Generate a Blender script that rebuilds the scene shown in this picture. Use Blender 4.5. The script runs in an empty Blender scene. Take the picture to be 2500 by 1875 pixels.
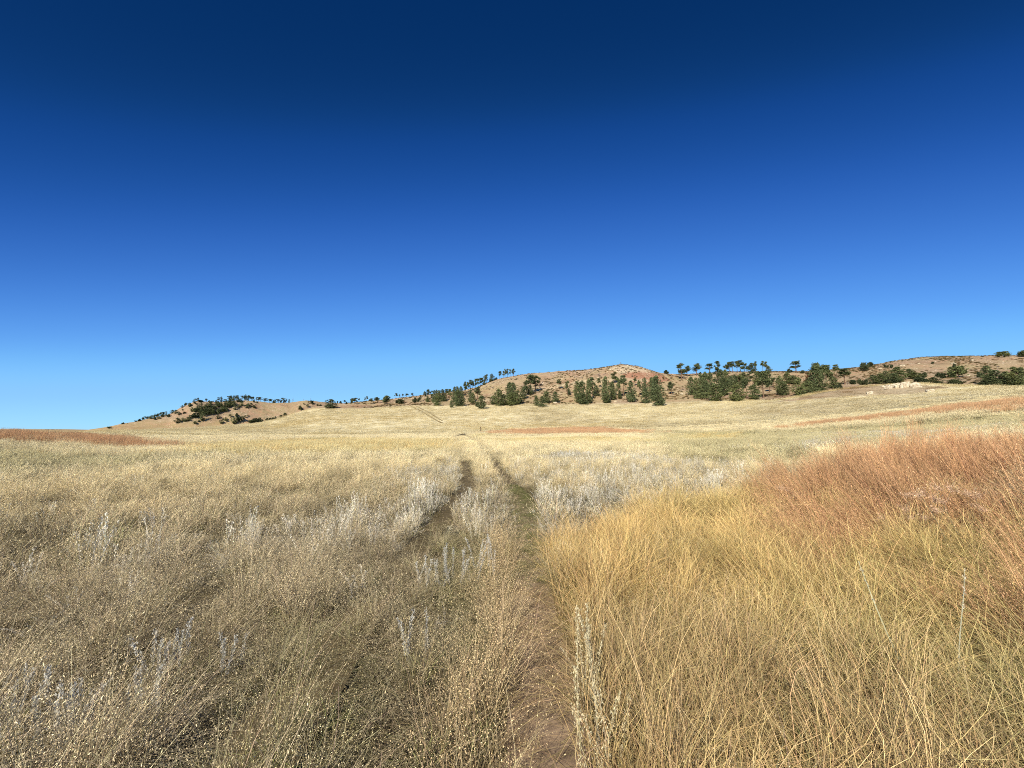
import bpy, math, random
import numpy as np
from mathutils import Vector

# ------------------------------------------------------------------ camera, sky, sun, exposure
scene = bpy.context.scene
EYE = 1.62
EXPO = 0.44
FPX = 831.0                       # focal length for a frame 2212 wide
PITCH = math.atan((933 - 829.5) / FPX)
cam_d = bpy.data.cameras.new('camera')
cam_d.sensor_width = 36.0
cam_d.lens = 36.0 * FPX / 2212.0
cam_d.clip_start = 0.05
cam_d.clip_end = 30000
cam = bpy.data.objects.new('camera', cam_d)
scene.collection.objects.link(cam)
cam.location = (0, 0, EYE)
cam.rotation_euler = (math.pi / 2 + PITCH, 0, 0)
scene.camera = cam

SUN_EL = math.radians(39)
SUN_AZ = math.radians(180 + 26)   # clockwise from +Y: behind the viewer, a little to the left
sx, sy, sz = math.sin(SUN_AZ) * math.cos(SUN_EL), math.cos(SUN_AZ) * math.cos(SUN_EL), math.sin(SUN_EL)
sun_d = bpy.data.lights.new('sun', 'SUN')
sun_d.energy = 5.0
sun_d.angle = math.radians(0.53)
sun_d.color = (1.0, 0.93, 0.82)
sun = bpy.data.objects.new('sun', sun_d)
scene.collection.objects.link(sun)
sun.rotation_euler = Vector((sx, sy, sz)).to_track_quat('Z', 'Y').to_euler()

world = bpy.data.worlds.new("World")
scene.world = world
world.use_nodes = True
wn = world.node_tree
wn.nodes.clear()
sky = wn.nodes.new('ShaderNodeTexSky')
sky.sky_type = 'NISHITA'
sky.sun_disc = False
sky.sun_elevation = SUN_EL
sky.sun_rotation = SUN_AZ
sky.altitude = 1400
sky.air_density = 1.0
sky.dust_density = 0.1
sky.ozone_density = 2.5
# the photograph's sky is far deeper and more saturated than the plain model: tone it per channel
SKY_TONE = {
    0: [(0, 0), (.063, .0015), (.083, .009), (.119, .036), (.209, .112), (.371, .235), (.54, .285), (1, .38)],
    1: [(0, 0), (.114, .029), (.144, .066), (.209, .158), (.356, .352), (.552, .560), (.73, .61), (1, .72)],
    2: [(0, 0), (.227, .130), (.283, .292), (.392, .560), (.617, .88), (.783, 1.0), (1, 1.05)]}
pre = wn.nodes.new('ShaderNodeVectorMath')
pre.operation = 'SCALE'
pre.inputs[3].default_value = 0.12
cur = wn.nodes.new('ShaderNodeRGBCurve')
for ch, pts in SKY_TONE.items():
    cm_ = cur.mapping.curves[ch]
    while len(cm_.points) < len(pts):
        cm_.points.new(.5, .5)
    for p_, (a_, b_) in zip(cm_.points, pts):
        p_.location = (a_, b_)
        p_.handle_type = 'AUTO_CLAMPED'
cur.mapping.use_clip = False
cur.mapping.update()
post = wn.nodes.new('ShaderNodeVectorMath')
post.operation = 'SCALE'
post.inputs[3].default_value = 1 / 0.12 / 2 ** EXPO
bg = wn.nodes.new('ShaderNodeBackground')
bg.inputs[1].default_value = 0.12
wo = wn.nodes.new('ShaderNodeOutputWorld')
geo_ = wn.nodes.new('ShaderNodeTexCoord')
vm_ = wn.nodes.new('ShaderNodeMapping')
vm_.vector_type = 'POINT'
vm_.inputs['Scale'].default_value = (0.46, 1, 1)
vm_.inputs['Location'].default_value = (0.07, 0, 0)
vn_ = wn.nodes.new('ShaderNodeVectorMath')
vn_.operation = 'NORMALIZE'
wn.links.new(geo_.outputs['Generated'], vm_.inputs[0])
wn.links.new(vm_.outputs[0], vn_.inputs[0])
wn.links.new(vn_.outputs[0], sky.inputs[0])
wn.links.new(sky.outputs[0], pre.inputs[0])
wn.links.new(pre.outputs[0], cur.inputs['Color'])
wn.links.new(cur.outputs[0], post.inputs[0])
wn.links.new(post.outputs[0], bg.inputs[0])
wn.links.new(bg.outputs[0], wo.inputs[0])

scene.view_settings.view_transform = 'Standard'
scene.view_settings.look = 'None'
scene.view_settings.exposure = EXPO
scene.view_settings.gamma = 1.0
scene.cycles.max_bounces = 5
scene.cycles.diffuse_bounces = 3
scene.cycles.transmission_bounces = 3
scene.cycles.use_denoising = False
scene.cycles.sample_clamp_indirect = 4.0
scene.cycles.filter_width = 1.0

rng = np.random.default_rng(11)
random.seed(5)
COL = scene.collection


# ------------------------------------------------------------------ small maths helpers
def ray_az_tan(px, py):
    """Azimuth (clockwise from +Y) and slope of the sight line through a point of a 2212x1659 frame."""
    u = (np.asarray(px, float) - 1106.0) / FPX
    v = (829.5 - np.asarray(py, float)) / FPX
    cp, sp = math.cos(PITCH), math.sin(PITCH)
    dx, dy, dz = u, cp - v * sp, sp + v * cp
    return np.arctan2(dx, dy), dz / np.hypot(dx, dy)


_lat = {}


def vnoise(x, y, scale, seed=0):
    """Smooth lattice noise, -1..1."""
    if seed not in _lat:
        _lat[seed] = np.random.default_rng(1000 + seed).uniform(-1, 1, (256, 256))
    L = _lat[seed]
    x = np.asarray(x, float) / scale + 57.3
    y = np.asarray(y, float) / scale + 31.7
    xi, yi = np.floor(x).astype(int), np.floor(y).astype(int)
    fx, fy = x - xi, y - yi
    fx, fy = fx * fx * (3 - 2 * fx), fy * fy * (3 - 2 * fy)
    a, b = L[xi % 256, yi % 256], L[(xi + 1) % 256, yi % 256]
    c, d = L[xi % 256, (yi + 1) % 256], L[(xi + 1) % 256, (yi + 1) % 256]
    return (a * (1 - fx) + b * fx) * (1 - fy) + (c * (1 - fx) + d * fx) * fy


def fbm(x, y, scale, seed=0, octaves=3):
    s, a, t = 0.0, 1.0, 0.0
    for k in range(octaves):
        s = s + a * vnoise(x, y, scale / 2 ** k, seed + 17 * k)
        t += a
        a *= 0.55
    return s / t


def smooth(a, b, x):
    t = np.clip((np.asarray(x, float) - a) / (b - a), 0, 1)
    return t * t * (3 - 2 * t)


# ------------------------------------------------------------------ terrain heights
DEG = math.pi / 180


def curve_z(pts, R_of):
    """A ridge or slope line seen at given picture points, standing at the distance R_of(az): az -> height."""
    p = np.array(pts, float)
    az, t = ray_az_tan(p[:, 0], p[:, 1])

    def f(a):
        r = R_of(a)
        return EYE + r * np.interp(a, az, t)
    return f


def tab(pairs):
    p = np.array(pairs, float)
    return lambda a: np.interp(a, p[:, 0] * DEG, p[:, 1])


def const(v):
    return lambda a: np.full(np.shape(a), float(v))


CREST = [(-300, 934), (158, 933.5), (248, 930), (396, 925), (549, 915), (597, 908), (631, 893.5), (681, 878.6),
         (757, 871), (866, 860), (950, 850), (1000, 845), (1033, 837), (1060, 826), (1084, 818), (1142, 809), (1203, 804),
         (1258, 802), (1300, 795), (1343, 788), (1380, 793), (1427, 806), (1470, 810), (1506, 809), (1576, 805),
         (1666, 805), (1745, 804), (1801, 801), (1858, 797), (1934, 784), (1990, 778), (2039, 774), (2136, 771.5), (2500, 770)]
R11 = tab([(-60, 300), (-33, 300), (-22, 320), (-5, 330), (20, 345), (34, 380), (42, 470), (60, 500)])
R9 = tab([(-60, 235), (-20, 235), (-5, 222), (25, 222), (34, 232), (60, 235)])
R10 = tab([(-60, 265), (-20, 275), (0, 270), (30, 285), (42, 330), (60, 340)])
BASE = [(-300, 938), (158, 937), (400, 932), (597, 919), (700, 895), (800, 887), (900, 881), (1000, 879), (1250, 877),
        (1450, 874), (1600, 869), (1700, 862), (1800, 850), (2000, 838), (2500, 838)]
MID = [(-300, 936), (158, 935), (400, 928), (560, 915), (620, 902), (700, 884), (800, 877), (900, 869), (1000, 861), (1050, 857),
       (1142, 843), (1250, 838), (1343, 833), (1420, 838), (1500, 842), (1600, 842), (1700, 838), (1800, 831), (1870, 824), (2000, 812), (2100, 808), (2500, 806)]
LEFTHILL = [(-300, 934), (100, 933), (177, 932.5), (190, 928.5), (259, 916), (292, 911), (324, 903.5), (369, 894), (388, 881), (424, 866.5),
            (449, 868), (469, 868), (511, 864), (537, 865), (584, 870), (625, 870), (661, 864.7), (703, 869), (760, 872),
            (860, 885), (1000, 895), (2500, 900)]
R15 = const(900)
rings = [
    (const(0.0), const(0.0)),
    (const(4.0), tab([(-60, 0.0), (25, 0), (40, .08), (60, .25)])),
    (const(11.0), tab([(-60, 0.02), (20, 0), (33, 0.10), (38, .28), (44, .5), (53, .82), (62, 1.1)])),
    (const(30.0), tab([(-60, .25), (-40, .12), (0, .12), (20, .2), (35, .5), (45, .85), (53, 1.5), (62, 2.2)])),
    (const(58.0), tab([(-60, 1.5), (-53, 1.27), (-49, .95), (-43, .45), (-38, .2), (-30, .15), (0, .5), (20, .75), (35, 1.1), (45, 2.0), (53, 3.0), (62, 4.0)])),
    (const(80.0), tab([(-60, .9), (-53, .8), (-40, .25), (-20, .35), (0, .85), (20, 1.2), (28, 1.5), (35, 2.1), (43.5, 3.3), (48, 4.4), (53, 5.3), (62, 6.4)])),
    (const(112.0), tab([(-60, .5), (-40, .35), (-25, .45), (-10, .8), (-5, 1.3), (2, 1.9), (9, 2.35), (14, 2.25), (18, 1.9), (28, 2.4), (35, 3.6), (44, 5.2), (53, 7.0), (62, 8)])),
    (const(145.0), tab([(-60, 1.0), (-40, .9), (-25, 1.2), (-10, 2.2), (0, 2.6), (10, 3.6), (20, 4.3), (35, 6.5), (44, 9.0), (53, 11.5), (62, 12.5)])),
]
R8 = const(185.0)
rings += [
    (R8, curve_z([(-300, 938), (158, 938), (400, 935), (600, 929), (700, 915), (900, 901), (1106, 896), (1343, 894), (1500, 888), (1600, 880), (1640, 873),
                  (1730, 857), (1782, 846), (1858, 835), (1933, 830), (1975, 828), (2081, 834), (2212, 837), (2500, 838)], R8)),
    (R9, curve_z(BASE, R9)),
    (R10, curve_z(MID, R10)),
    (R11, curve_z(CREST, R11)),
]
R12 = lambda a: R11(a) + 90
rings += [
    (R12, lambda a: np.minimum(rings[11][1](a) - 9, np.interp(a, [-40 * DEG, -25 * DEG, -10 * DEG, 0], [-3, 6, 24, 60]))),
    (const(650), const(-4)),
    (const(790), curve_z([(-300, 945), (2500, 925)], const(790))),
    (R15, curve_z(LEFTHILL, R15)),
    (const(1100), tab([(-60, -12), (-45, -10), (-20, 10), (60, 30)])),
    (const(3200), tab([(-60, 14), (-49, 16), (-45, 10), (60, 10)])),
    (const(4500), const(-40)),
    (const(12000), const(-120)),
]
AZ_F = np.arange(-64, 64.001, 0.2) * DEG
AZ_B = np.arange(67, 293.1, 3.0) * DEG
AZ = np.concatenate([AZ_F, AZ_B])
RG = np.concatenate([[0.05], np.geomspace(0.3, 150, 230), np.geomspace(151.5, 480, 150), np.geomspace(485, 960, 90), np.geomspace(980, 12000, 50)])


def pchip(xs, ys, x):
    h = np.diff(xs)
    d = np.diff(ys) / h
    m = np.zeros_like(ys)
    m[0], m[-1] = d[0], d[-1]
    w1, w2 = 2 * h[1:] + h[:-1], h[1:] + 2 * h[:-1]
    ok = d[:-1] * d[1:] > 0
    with np.errstate(divide='ignore', invalid='ignore'):
        mm = (w1 + w2) / (w1 / d[:-1] + w2 / d[1:])
    m[1:-1] = np.where(ok, mm, 0)
    k = np.clip(np.searchsorted(xs, x) - 1, 0, len(h) - 1)
    t = (x - xs[k]) / h[k]
    return ((2 * t ** 3 - 3 * t ** 2 + 1) * ys[k] + (t ** 3 - 2 * t ** 2 + t) * h[k] * m[k]
            + (-2 * t ** 3 + 3 * t ** 2) * ys[k + 1] + (t ** 3 - t ** 2) * h[k] * m[k + 1])


Z = np.zeros((len(AZ), len(RG)))
ring_r = np.array([f(AZ_F) for f, _ in rings])
ring_z = np.array([g(AZ_F) for _, g in rings])
for i in range(len(AZ_F)):
    Z[i] = pchip(ring_r[:, i], ring_z[:, i], RG)
for j, a in enumerate(AZ_B):
    t = (j + 1) / (len(AZ_B) + 1)
    e = Z[len(AZ_F) - 1] * (1 - t) + Z[0] * t
    w = min(1, 4 * t, 4 * (1 - t))
    Z[len(AZ_F) + j] = e * (1 - w) + w * (np.interp(RG, [0, 200, 2000, 12000], [0, 1, 8, -60]))
GX = np.sin(AZ)[:, None] * RG
GY = np.cos(AZ)[:, None] * RG
GA = np.repeat(AZ[:, None], len(RG), 1)
GR = np.repeat(RG[None, :], len(AZ), 0)
front = (np.abs(GA) < 65 * DEG)
hillw = smooth(215, 250, GR) * (1 - smooth(1500, 2500, GR)) * front * smooth(-30 * DEG, -18 * DEG, GA)
hillw = np.maximum(hillw, smooth(760, 800, GR) * (1 - smooth(900, 1000, GR)) * front)
crestfade = 1 - 0.75 * np.exp(-((GR - R11(np.clip(GA, -1.1, 1.1))) / 22) ** 2)
Z += 0.05 * fbm(GX, GY, 3.0, 3) * smooth(1, 6, GR) * (1 - smooth(200, 400, GR))
Z += 0.22 * fbm(GX, GY, 22, 4) * smooth(14, 40, GR) * (1 - smooth(300, 500, GR))
Z += hillw * crestfade * (1.5 * fbm(GX, GY, 34, 5, 4) - 1.0 * np.abs(fbm(GX, GY, 55, 8, 3)) + 0.4)
Z += hillw * smooth(700, 780, GR) * 4.0 * fbm(GX, GY, 70, 6, 4) * (1 - np.exp(-((GR - 900) / 25) ** 2) * .9)

# resample helper: height at any world x, y
_azs = np.concatenate([AZ_F, AZ_B, [AZ_F[0] + 2 * math.pi]])
_Z2 = np.concatenate([Z, Z[:1]], 0)


def H_polar(a, r):
    a = np.where(a < AZ_F[0], a + 2 * math.pi, a)
    i = np.clip(np.searchsorted(_azs, a, side='right') - 1, 0, len(_azs) - 2)
    j = np.clip(np.searchsorted(RG, r, side='right') - 1, 0, len(RG) - 2)
    ta = np.clip((a - _azs[i]) / (_azs[i + 1] - _azs[i]), 0, 1)
    tr = np.clip((r - RG[j]) / (RG[j + 1] - RG[j]), 0, 1)
    return (_Z2[i, j] * (1 - ta) * (1 - tr) + _Z2[i + 1, j] * ta * (1 - tr) + _Z2[i, j + 1] * (1 - ta) * tr + _Z2[i + 1, j + 1] * ta * tr)


def H(x, y):
    x, y = np.asarray(x, float), np.asarray(y, float)
    return H_polar(np.arctan2(x, y), np.hypot(x, y))


_rs = np.concatenate([np.geomspace(0.8, 150, 700), np.arange(150.5, 480, 0.5), np.arange(481, 1000, 1.0), np.geomspace(1002, 4000, 200)])


def ground_at(px, py, off=0.0, rmin=0.0, rmax=1e9):
    """World point of the ground (raised by off) on the sight line; on the crest when the line passes above it."""
    a, t = ray_az_tan(px, py)
    rs = _rs[(_rs > rmin) & (_rs < rmax)]
    g = H_polar(np.full(rs.shape, float(a)), rs) + off
    hit = np.nonzero(g >= EYE + rs * t)[0]
    if len(hit):
        r = rs[hit[0]]
    else:
        r = rs[np.argmax((g - EYE) / rs)]
    return math.sin(a) * r, math.cos(a) * r


def poly(pts, off=0.35, rmin=0.0, rmax=1e9):
    return np.array([ground_at(x, y, off, rmin, rmax) for x, y in pts])


def inside(P, x, y):
    x, y = np.asarray(x, float), np.asarray(y, float)
    res = np.zeros(x.shape, bool)
    n = len(P)
    for i in range(n):
        x1, y1 = P[i]
        x2, y2 = P[(i + 1) % n]
        c = ((y1 > y) != (y2 > y))
        with np.errstate(divide='ignore', invalid='ignore'):
            xx = (x2 - x1) * (y - y1) / (y2 - y1) + x1
        res ^= c & (x < xx)
    return res


def seg_dist(P, x, y):
    """Distance to a polyline and signed side (positive = right of travel)."""
    best = np.full(np.shape(x), 1e9)
    side = np.zeros(np.shape(x))
    for (x1, y1), (x2, y2) in zip(P[:-1], P[1:]):
        dx, dy = x2 - x1, y2 - y1
        L = dx * dx + dy * dy + 1e-12
        t = np.clip(((x - x1) * dx + (y - y1) * dy) / L, 0, 1)
        d = np.hypot(x - (x1 + t * dx), y - (y1 + t * dy))
        s = np.sign((x - x1) * dy - (y - y1) * dx)
        m = d < best
        best = np.where(m, d, best)
        side = np.where(m, s, side)
    return best, side


# ------------------------------------------------------------------ tracks (world polylines)
def spline(P, step=0.3):
    P = np.array(P, float)
    out = []
    for i in range(len(P) - 1):
        p0, p1, p2, p3 = P[max(i - 1, 0)], P[i], P[i + 1], P[min(i + 2, len(P) - 1)]
        n = max(2, int(np.hypot(*(p2 - p1)) / step))
        for t in np.linspace(0, 1, n, endpoint=False):
            out.append(.5 * ((2 * p1) + (-p0 + p2) * t + (2 * p0 - 5 * p1 + 4 * p2 - p3) * t * t + (-p0 + 3 * p1 - 3 * p2 + p3) * t ** 3))
    out.append(P[-1])
    return np.array(out)


PATH = [(0.20, -6), (0.2, -2), (0.2, 0.6)] + [ground_at(x, y, 0) for x, y in
        [(1193, 1659), (1172, 1500), (1163, 1400), (1152, 1300), (1143, 1200), (1136, 1120), (1120, 1075), (1102, 1050)]]
PATH += [ground_at(x, y, 0.1) for x, y in [(1082, 1020), (1062, 992), (1042, 972), (1026, 957), (1016, 948), (1006, 941), (1001, 937)]]
PATH = spline(PATH)
RUT = [(-1.15, -4), (-1.2, 1), (-1.3, 3), (-1.3, 6), (-1.28, 9)] + [ground_at(x, y, 0.1) for x, y in
        [(1009, 1050), (1008, 1025), (1003, 1000), (992, 970), (985, 953), (984, 945), (992, 939), (1012, 935), (1034, 933), (1060, 931)]]
RUT = spline(RUT)
VT1 = spline([ground_at(x, y, 0) for x, y in [(884, 876), (900, 884), (915, 892), (932, 902), (945, 910), (955, 914)]], 2)
VT2 = spline([ground_at(x, y, 0) for x, y in [(900, 878), (918, 887), (932, 895), (944, 903), (955, 909)]], 2)

# ------------------------------------------------------------------ vegetation zones (world polygons)
GOLD = poly([(1158, 1115), (1230, 1090), (1330, 1070), (1480, 1045), (1660, 1018), (1760, 1010), (1960, 1000), (2212, 1050), (2700, 1150), (2700, 1500),
             (2600, 1900), (1250, 1900), (1190, 1500), (1162, 1250)], .5)
RUST = [poly([(1690, 1022), (1700, 985), (1800, 962), (1950, 945), (2212, 918), (2700, 880), (2700, 1180), (2212, 1085), (2100, 1055), (2040, 1065), (1930, 1040), (1820, 1052), (1700, 1048)], .75, 0, 22),
        poly([(2190, 1130), (2320, 1090), (2700, 1150), (2600, 1290), (2340, 1220), (2205, 1185)], .7, 0, 12),
        poly([(1730, 1090), (1840, 1085), (1850, 1140), (1780, 1165), (1725, 1150)], .55, 0, 12),
        poly([(1690, 924), (1730, 914), (1850, 902), (1950, 889), (2050, 873), (2212, 856), (2500, 840), (2500, 860), (2212, 878), (2050, 886), (1950, 897), (1800, 911)], .4, 50),
        poly([(1055, 930), (1100, 924), (1200, 919.5), (1300, 921), (1365, 927), (1385, 933), (1330, 945), (1200, 946), (1110, 942)], .5, 80, 140),
        poly([(-200, 925), (0, 928), (120, 932), (230, 942), (320, 953), (380, 962), (250, 958), (120, 951), (0, 946), (-200, 943)], .4, 30, 110)]
SAGE = [poly([(1112, 1003), (1145, 975), (1250, 966), (1400, 972), (1560, 985), (1680, 985), (1650, 1012), (1560, 1030), (1400, 1062), (1280, 1088), (1180, 1100), (1130, 1050)], .4),
        poly([(850, 1000), (925, 985), (1000, 985), (1006, 1020), (1006, 1080), (900, 1115), (760, 1130), (620, 1140), (520, 1135), (560, 1105), (700, 1085), (860, 1050)], .4),
        poly([(1022, 1035), (1060, 1028), (1092, 1060), (1105, 1110), (1010, 1115)], .4),
        poly([(120, 1175), (200, 1158), (300, 1158), (330, 1185), (260, 1200), (140, 1200)], .4),
        poly([(440, 1120), (560, 1095), (700, 1080), (700, 1110), (560, 1140), (450, 1150)], .4),
        poly([(1750, 930), (2212, 905), (2212, 930), (1950, 945), (1750, 965)], .35, 20, 60)]
OLIVE = [poly([(1400, 925), (1700, 925), (2212, 885), (2500, 870), (2500, 925), (2212, 930), (1900, 955), (1680, 1000), (1500, 985), (1400, 960)], .35, 15, 120),
         poly([(-200, 965), (0, 968), (200, 975), (420, 978), (360, 990), (180, 1000), (0, 1010), (-200, 1015)], .35, 15, 80),
         poly([(950, 1110), (1080, 1120), (1100, 1300), (1000, 1400), (900, 1330), (930, 1200)], .3, 0, 12),
         poly([(600, 1250), (760, 1230), (800, 1380), (680, 1659), (520, 1659), (600, 1450)], .4, 0, 8)]
YELLOW = [poly([(380, 958), (700, 945), (980, 948), (980, 968), (700, 975), (420, 978)], .35, 25, 120),
          poly([(1460, 936), (1560, 932), (1600, 940), (1530, 946), (1460, 944)], .35, 40, 120),
          poly([(1040, 948), (1300, 942), (1440, 950), (1400, 966), (1200, 964), (1080, 975)], .35, 40, 120),
          poly([(1040, 934), (1070, 934), (1070, 944), (1030, 946)], .4, 60, 130)]
SOIL_RED = poly([(1360, 803), (1425, 808), (1450, 822), (1400, 832), (1330, 820)], 0, 200, 400)
PALE_TOP = poly([(1310, 797), (1343, 790), (1390, 795), (1400, 806), (1340, 806)], 0, 200, 420)
PALE_TRACK = poly([(1040, 862), (1100, 855), (1160, 838), (1250, 822), (1400, 820), (1400, 826), (1260, 828), (1170, 845), (1100, 862), (1040, 868)], 0, 200, 420)
HILLBASE = tab([(-60, 300), (-28, 290), (-22, 262), (-14, 240), (-8, 232), (0, 226), (24, 226), (31, 240), (34, 225), (60, 232)])
RUST_NEAR = RUST[0:3]


def any_in(polys, x, y):
    m = np.zeros(np.shape(x), bool)
    for P in polys:
        m |= inside(P, x, y)
    return m


def lin(r, g, b):
    f = lambda c: ((c / 255 + .055) / 1.055) ** 2.4 if c > 10 else c / 255 / 12.92
    return np.array([f(r), f(g), f(b)])


C_TAN = lin(196, 176, 132)
C_TANB = lin(164, 146, 106)
C_PALE = lin(226, 212, 168)
C_GOLD = lin(230, 196, 128)
C_GOLD2 = lin(200, 186, 124)
C_RUST = lin(216, 172, 126)
C_RUST2 = lin(178, 136, 96)
C_SAGE = lin(220, 213, 194)
C_OLIVE = lin(170, 162, 112)
C_GREEN = lin(128, 134, 76)
C_YEL = lin(208, 192, 128)
C_SOIL = lin(164, 142, 114)
C_SOIL2 = lin(150, 124, 96)
C_REDSOIL = lin(166, 116, 90)
C_HILLGRASS = lin(174, 156, 116)


def mixc(a, b, t):
    return a * (1 - t[..., None]) + b * t[..., None]


def field_colour(x, y):
    """Colour of what grows at a place, seen as a mass."""
    r = np.hypot(x, y)
    jx = x + 0.05 * r * vnoise(x, y, 5 + .03 * r.mean(), 21)
    jy = y + 0.05 * r * vnoise(x, y, 5, 22)
    n1, n2 = fbm(x, y, 9, 31), fbm(x, y, 2.2, 32)
    c = mixc(np.broadcast_to(C_TAN, x.shape + (3,)), C_TANB, np.clip(.4 + .8 * n1, 0, 1))
    c = mixc(c, C_OLIVE, np.clip(.15 + .5 * n2, 0, .5) * (1 - smooth(30, 90, r)))
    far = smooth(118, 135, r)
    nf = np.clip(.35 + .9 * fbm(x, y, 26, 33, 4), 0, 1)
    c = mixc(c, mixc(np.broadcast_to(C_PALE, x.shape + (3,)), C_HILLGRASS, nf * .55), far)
    for polys, col, amt in ((OLIVE, C_OLIVE, .45), (YELLOW, C_YEL, .3), (SAGE, C_SAGE, .5), ([GOLD], C_GOLD, .85), (RUST, C_RUST, .6)):
        m = any_in(polys, jx, jy).astype(float)
        c = mixc(c, col, m * amt)
    return c


def mesh_from(name, verts, faces, mat=None, colors=None, smooth_shade=False):
    me = bpy.data.meshes.new(name)
    verts = np.asarray(verts, dtype=np.float32)
    faces = np.asarray(faces, dtype=np.int32)
    me.vertices.add(len(verts))
    me.vertices.foreach_set('co', verts.ravel())
    nf, k = faces.shape
    me.loops.add(nf * k)
    me.loops.foreach_set('vertex_index', faces.ravel())
    me.polygons.add(nf)
    me.polygons.foreach_set('loop_start', np.arange(0, nf * k, k, dtype=np.int32))
    me.polygons.foreach_set('loop_total', np.full(nf, k, dtype=np.int32))
    if smooth_shade:
        me.polygons.foreach_set('use_smooth', np.ones(nf, bool))
    me.update()
    if colors is not None:
        at = me.color_attributes.new('tone', 'FLOAT_COLOR', 'POINT')
        c = np.ones((len(verts), 4), np.float32)
        c[:, :3] = colors
        at.data.foreach_set('color', c.ravel())
    if mat:
        me.materials.append(mat)
    return me


def add_obj(name, me, parent=None, kind=None, label=None, cat=None, group=None):
    o = bpy.data.objects.new(name, me)
    COL.objects.link(o)
    if parent:
        o.parent = parent
    for k, v in (('kind', kind), ('label', label), ('category', cat), ('group', group)):
        if v:
            o[k] = v
    return o


# ------------------------------------------------------------------ materials
def new_mat(name):
    m = bpy.data.materials.new(name)
    m.use_nodes = True
    nt = m.node_tree
    nt.nodes.clear()
    out = nt.nodes.new('ShaderNodeOutputMaterial')
    return m, nt, out


def N(nt, typ, **kw):
    n = nt.nodes.new(typ)
    for k, v in kw.items():
        setattr(n, k, v)
    return n


def mixrgb(nt, blend, a, b, fac=1.0):
    n = N(nt, 'ShaderNodeMix', data_type='RGBA', blend_type=blend)
    for s, v in ((0, fac), (6, a), (7, b)):
        if isinstance(v, bpy.types.NodeSocket):
            nt.links.new(v, n.inputs[s])
        elif s == 0:
            n.inputs[0].default_value = v
        else:
            n.inputs[s].default_value = (*v, 1)
    return n.outputs[2]


def noise(nt, vec, scale, detail=4, rough=.6):
    n = N(nt, 'ShaderNodeTexNoise')
    n.inputs['Scale'].default_value = scale
    n.inputs['Detail'].default_value = detail
    n.inputs['Roughness'].default_value = rough
    nt.links.new(vec, n.inputs['Vector'])
    return n.outputs['Fac']


def ramp(nt, fac, stops):
    n = N(nt, 'ShaderNodeValToRGB')
    e = n.color_ramp.elements
    while len(e) > len(stops):
        e.remove(e[-1])
    while len(e) < len(stops):
        e.new(0.5)
    for k, (p, c) in enumerate(stops):
        e[k].position = p
        e[k].color = (c, c, c, 1) if not hasattr(c, '__len__') else (*c, 1)
    nt.links.new(fac, n.inputs[0])
    return n.outputs[0]


def grass_mat(name, instanced=True, trans=.10):
    m, nt, out = new_mat(name)
    a = N(nt, 'ShaderNodeAttribute', attribute_name='tone', attribute_type='GEOMETRY')
    col = a.outputs['Color']
    if instanced:
        b = N(nt, 'ShaderNodeAttribute', attribute_name='tint', attribute_type='INSTANCER')
        col = mixrgb(nt, 'MULTIPLY', col, b.outputs['Color'])
    d = N(nt, 'ShaderNodeBsdfDiffuse')
    t = N(nt, 'ShaderNodeBsdfTranslucent')
    mx = N(nt, 'ShaderNodeMixShader')
    mx.inputs[0].default_value = trans
    nt.links.new(col, d.inputs[0])
    nt.links.new(col, t.inputs[0])
    nt.links.new(d.outputs[0], mx.inputs[1])
    nt.links.new(t.outputs[0], mx.inputs[2])
    nt.links.new(mx.outputs[0], out.inputs[0])
    return m


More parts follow.
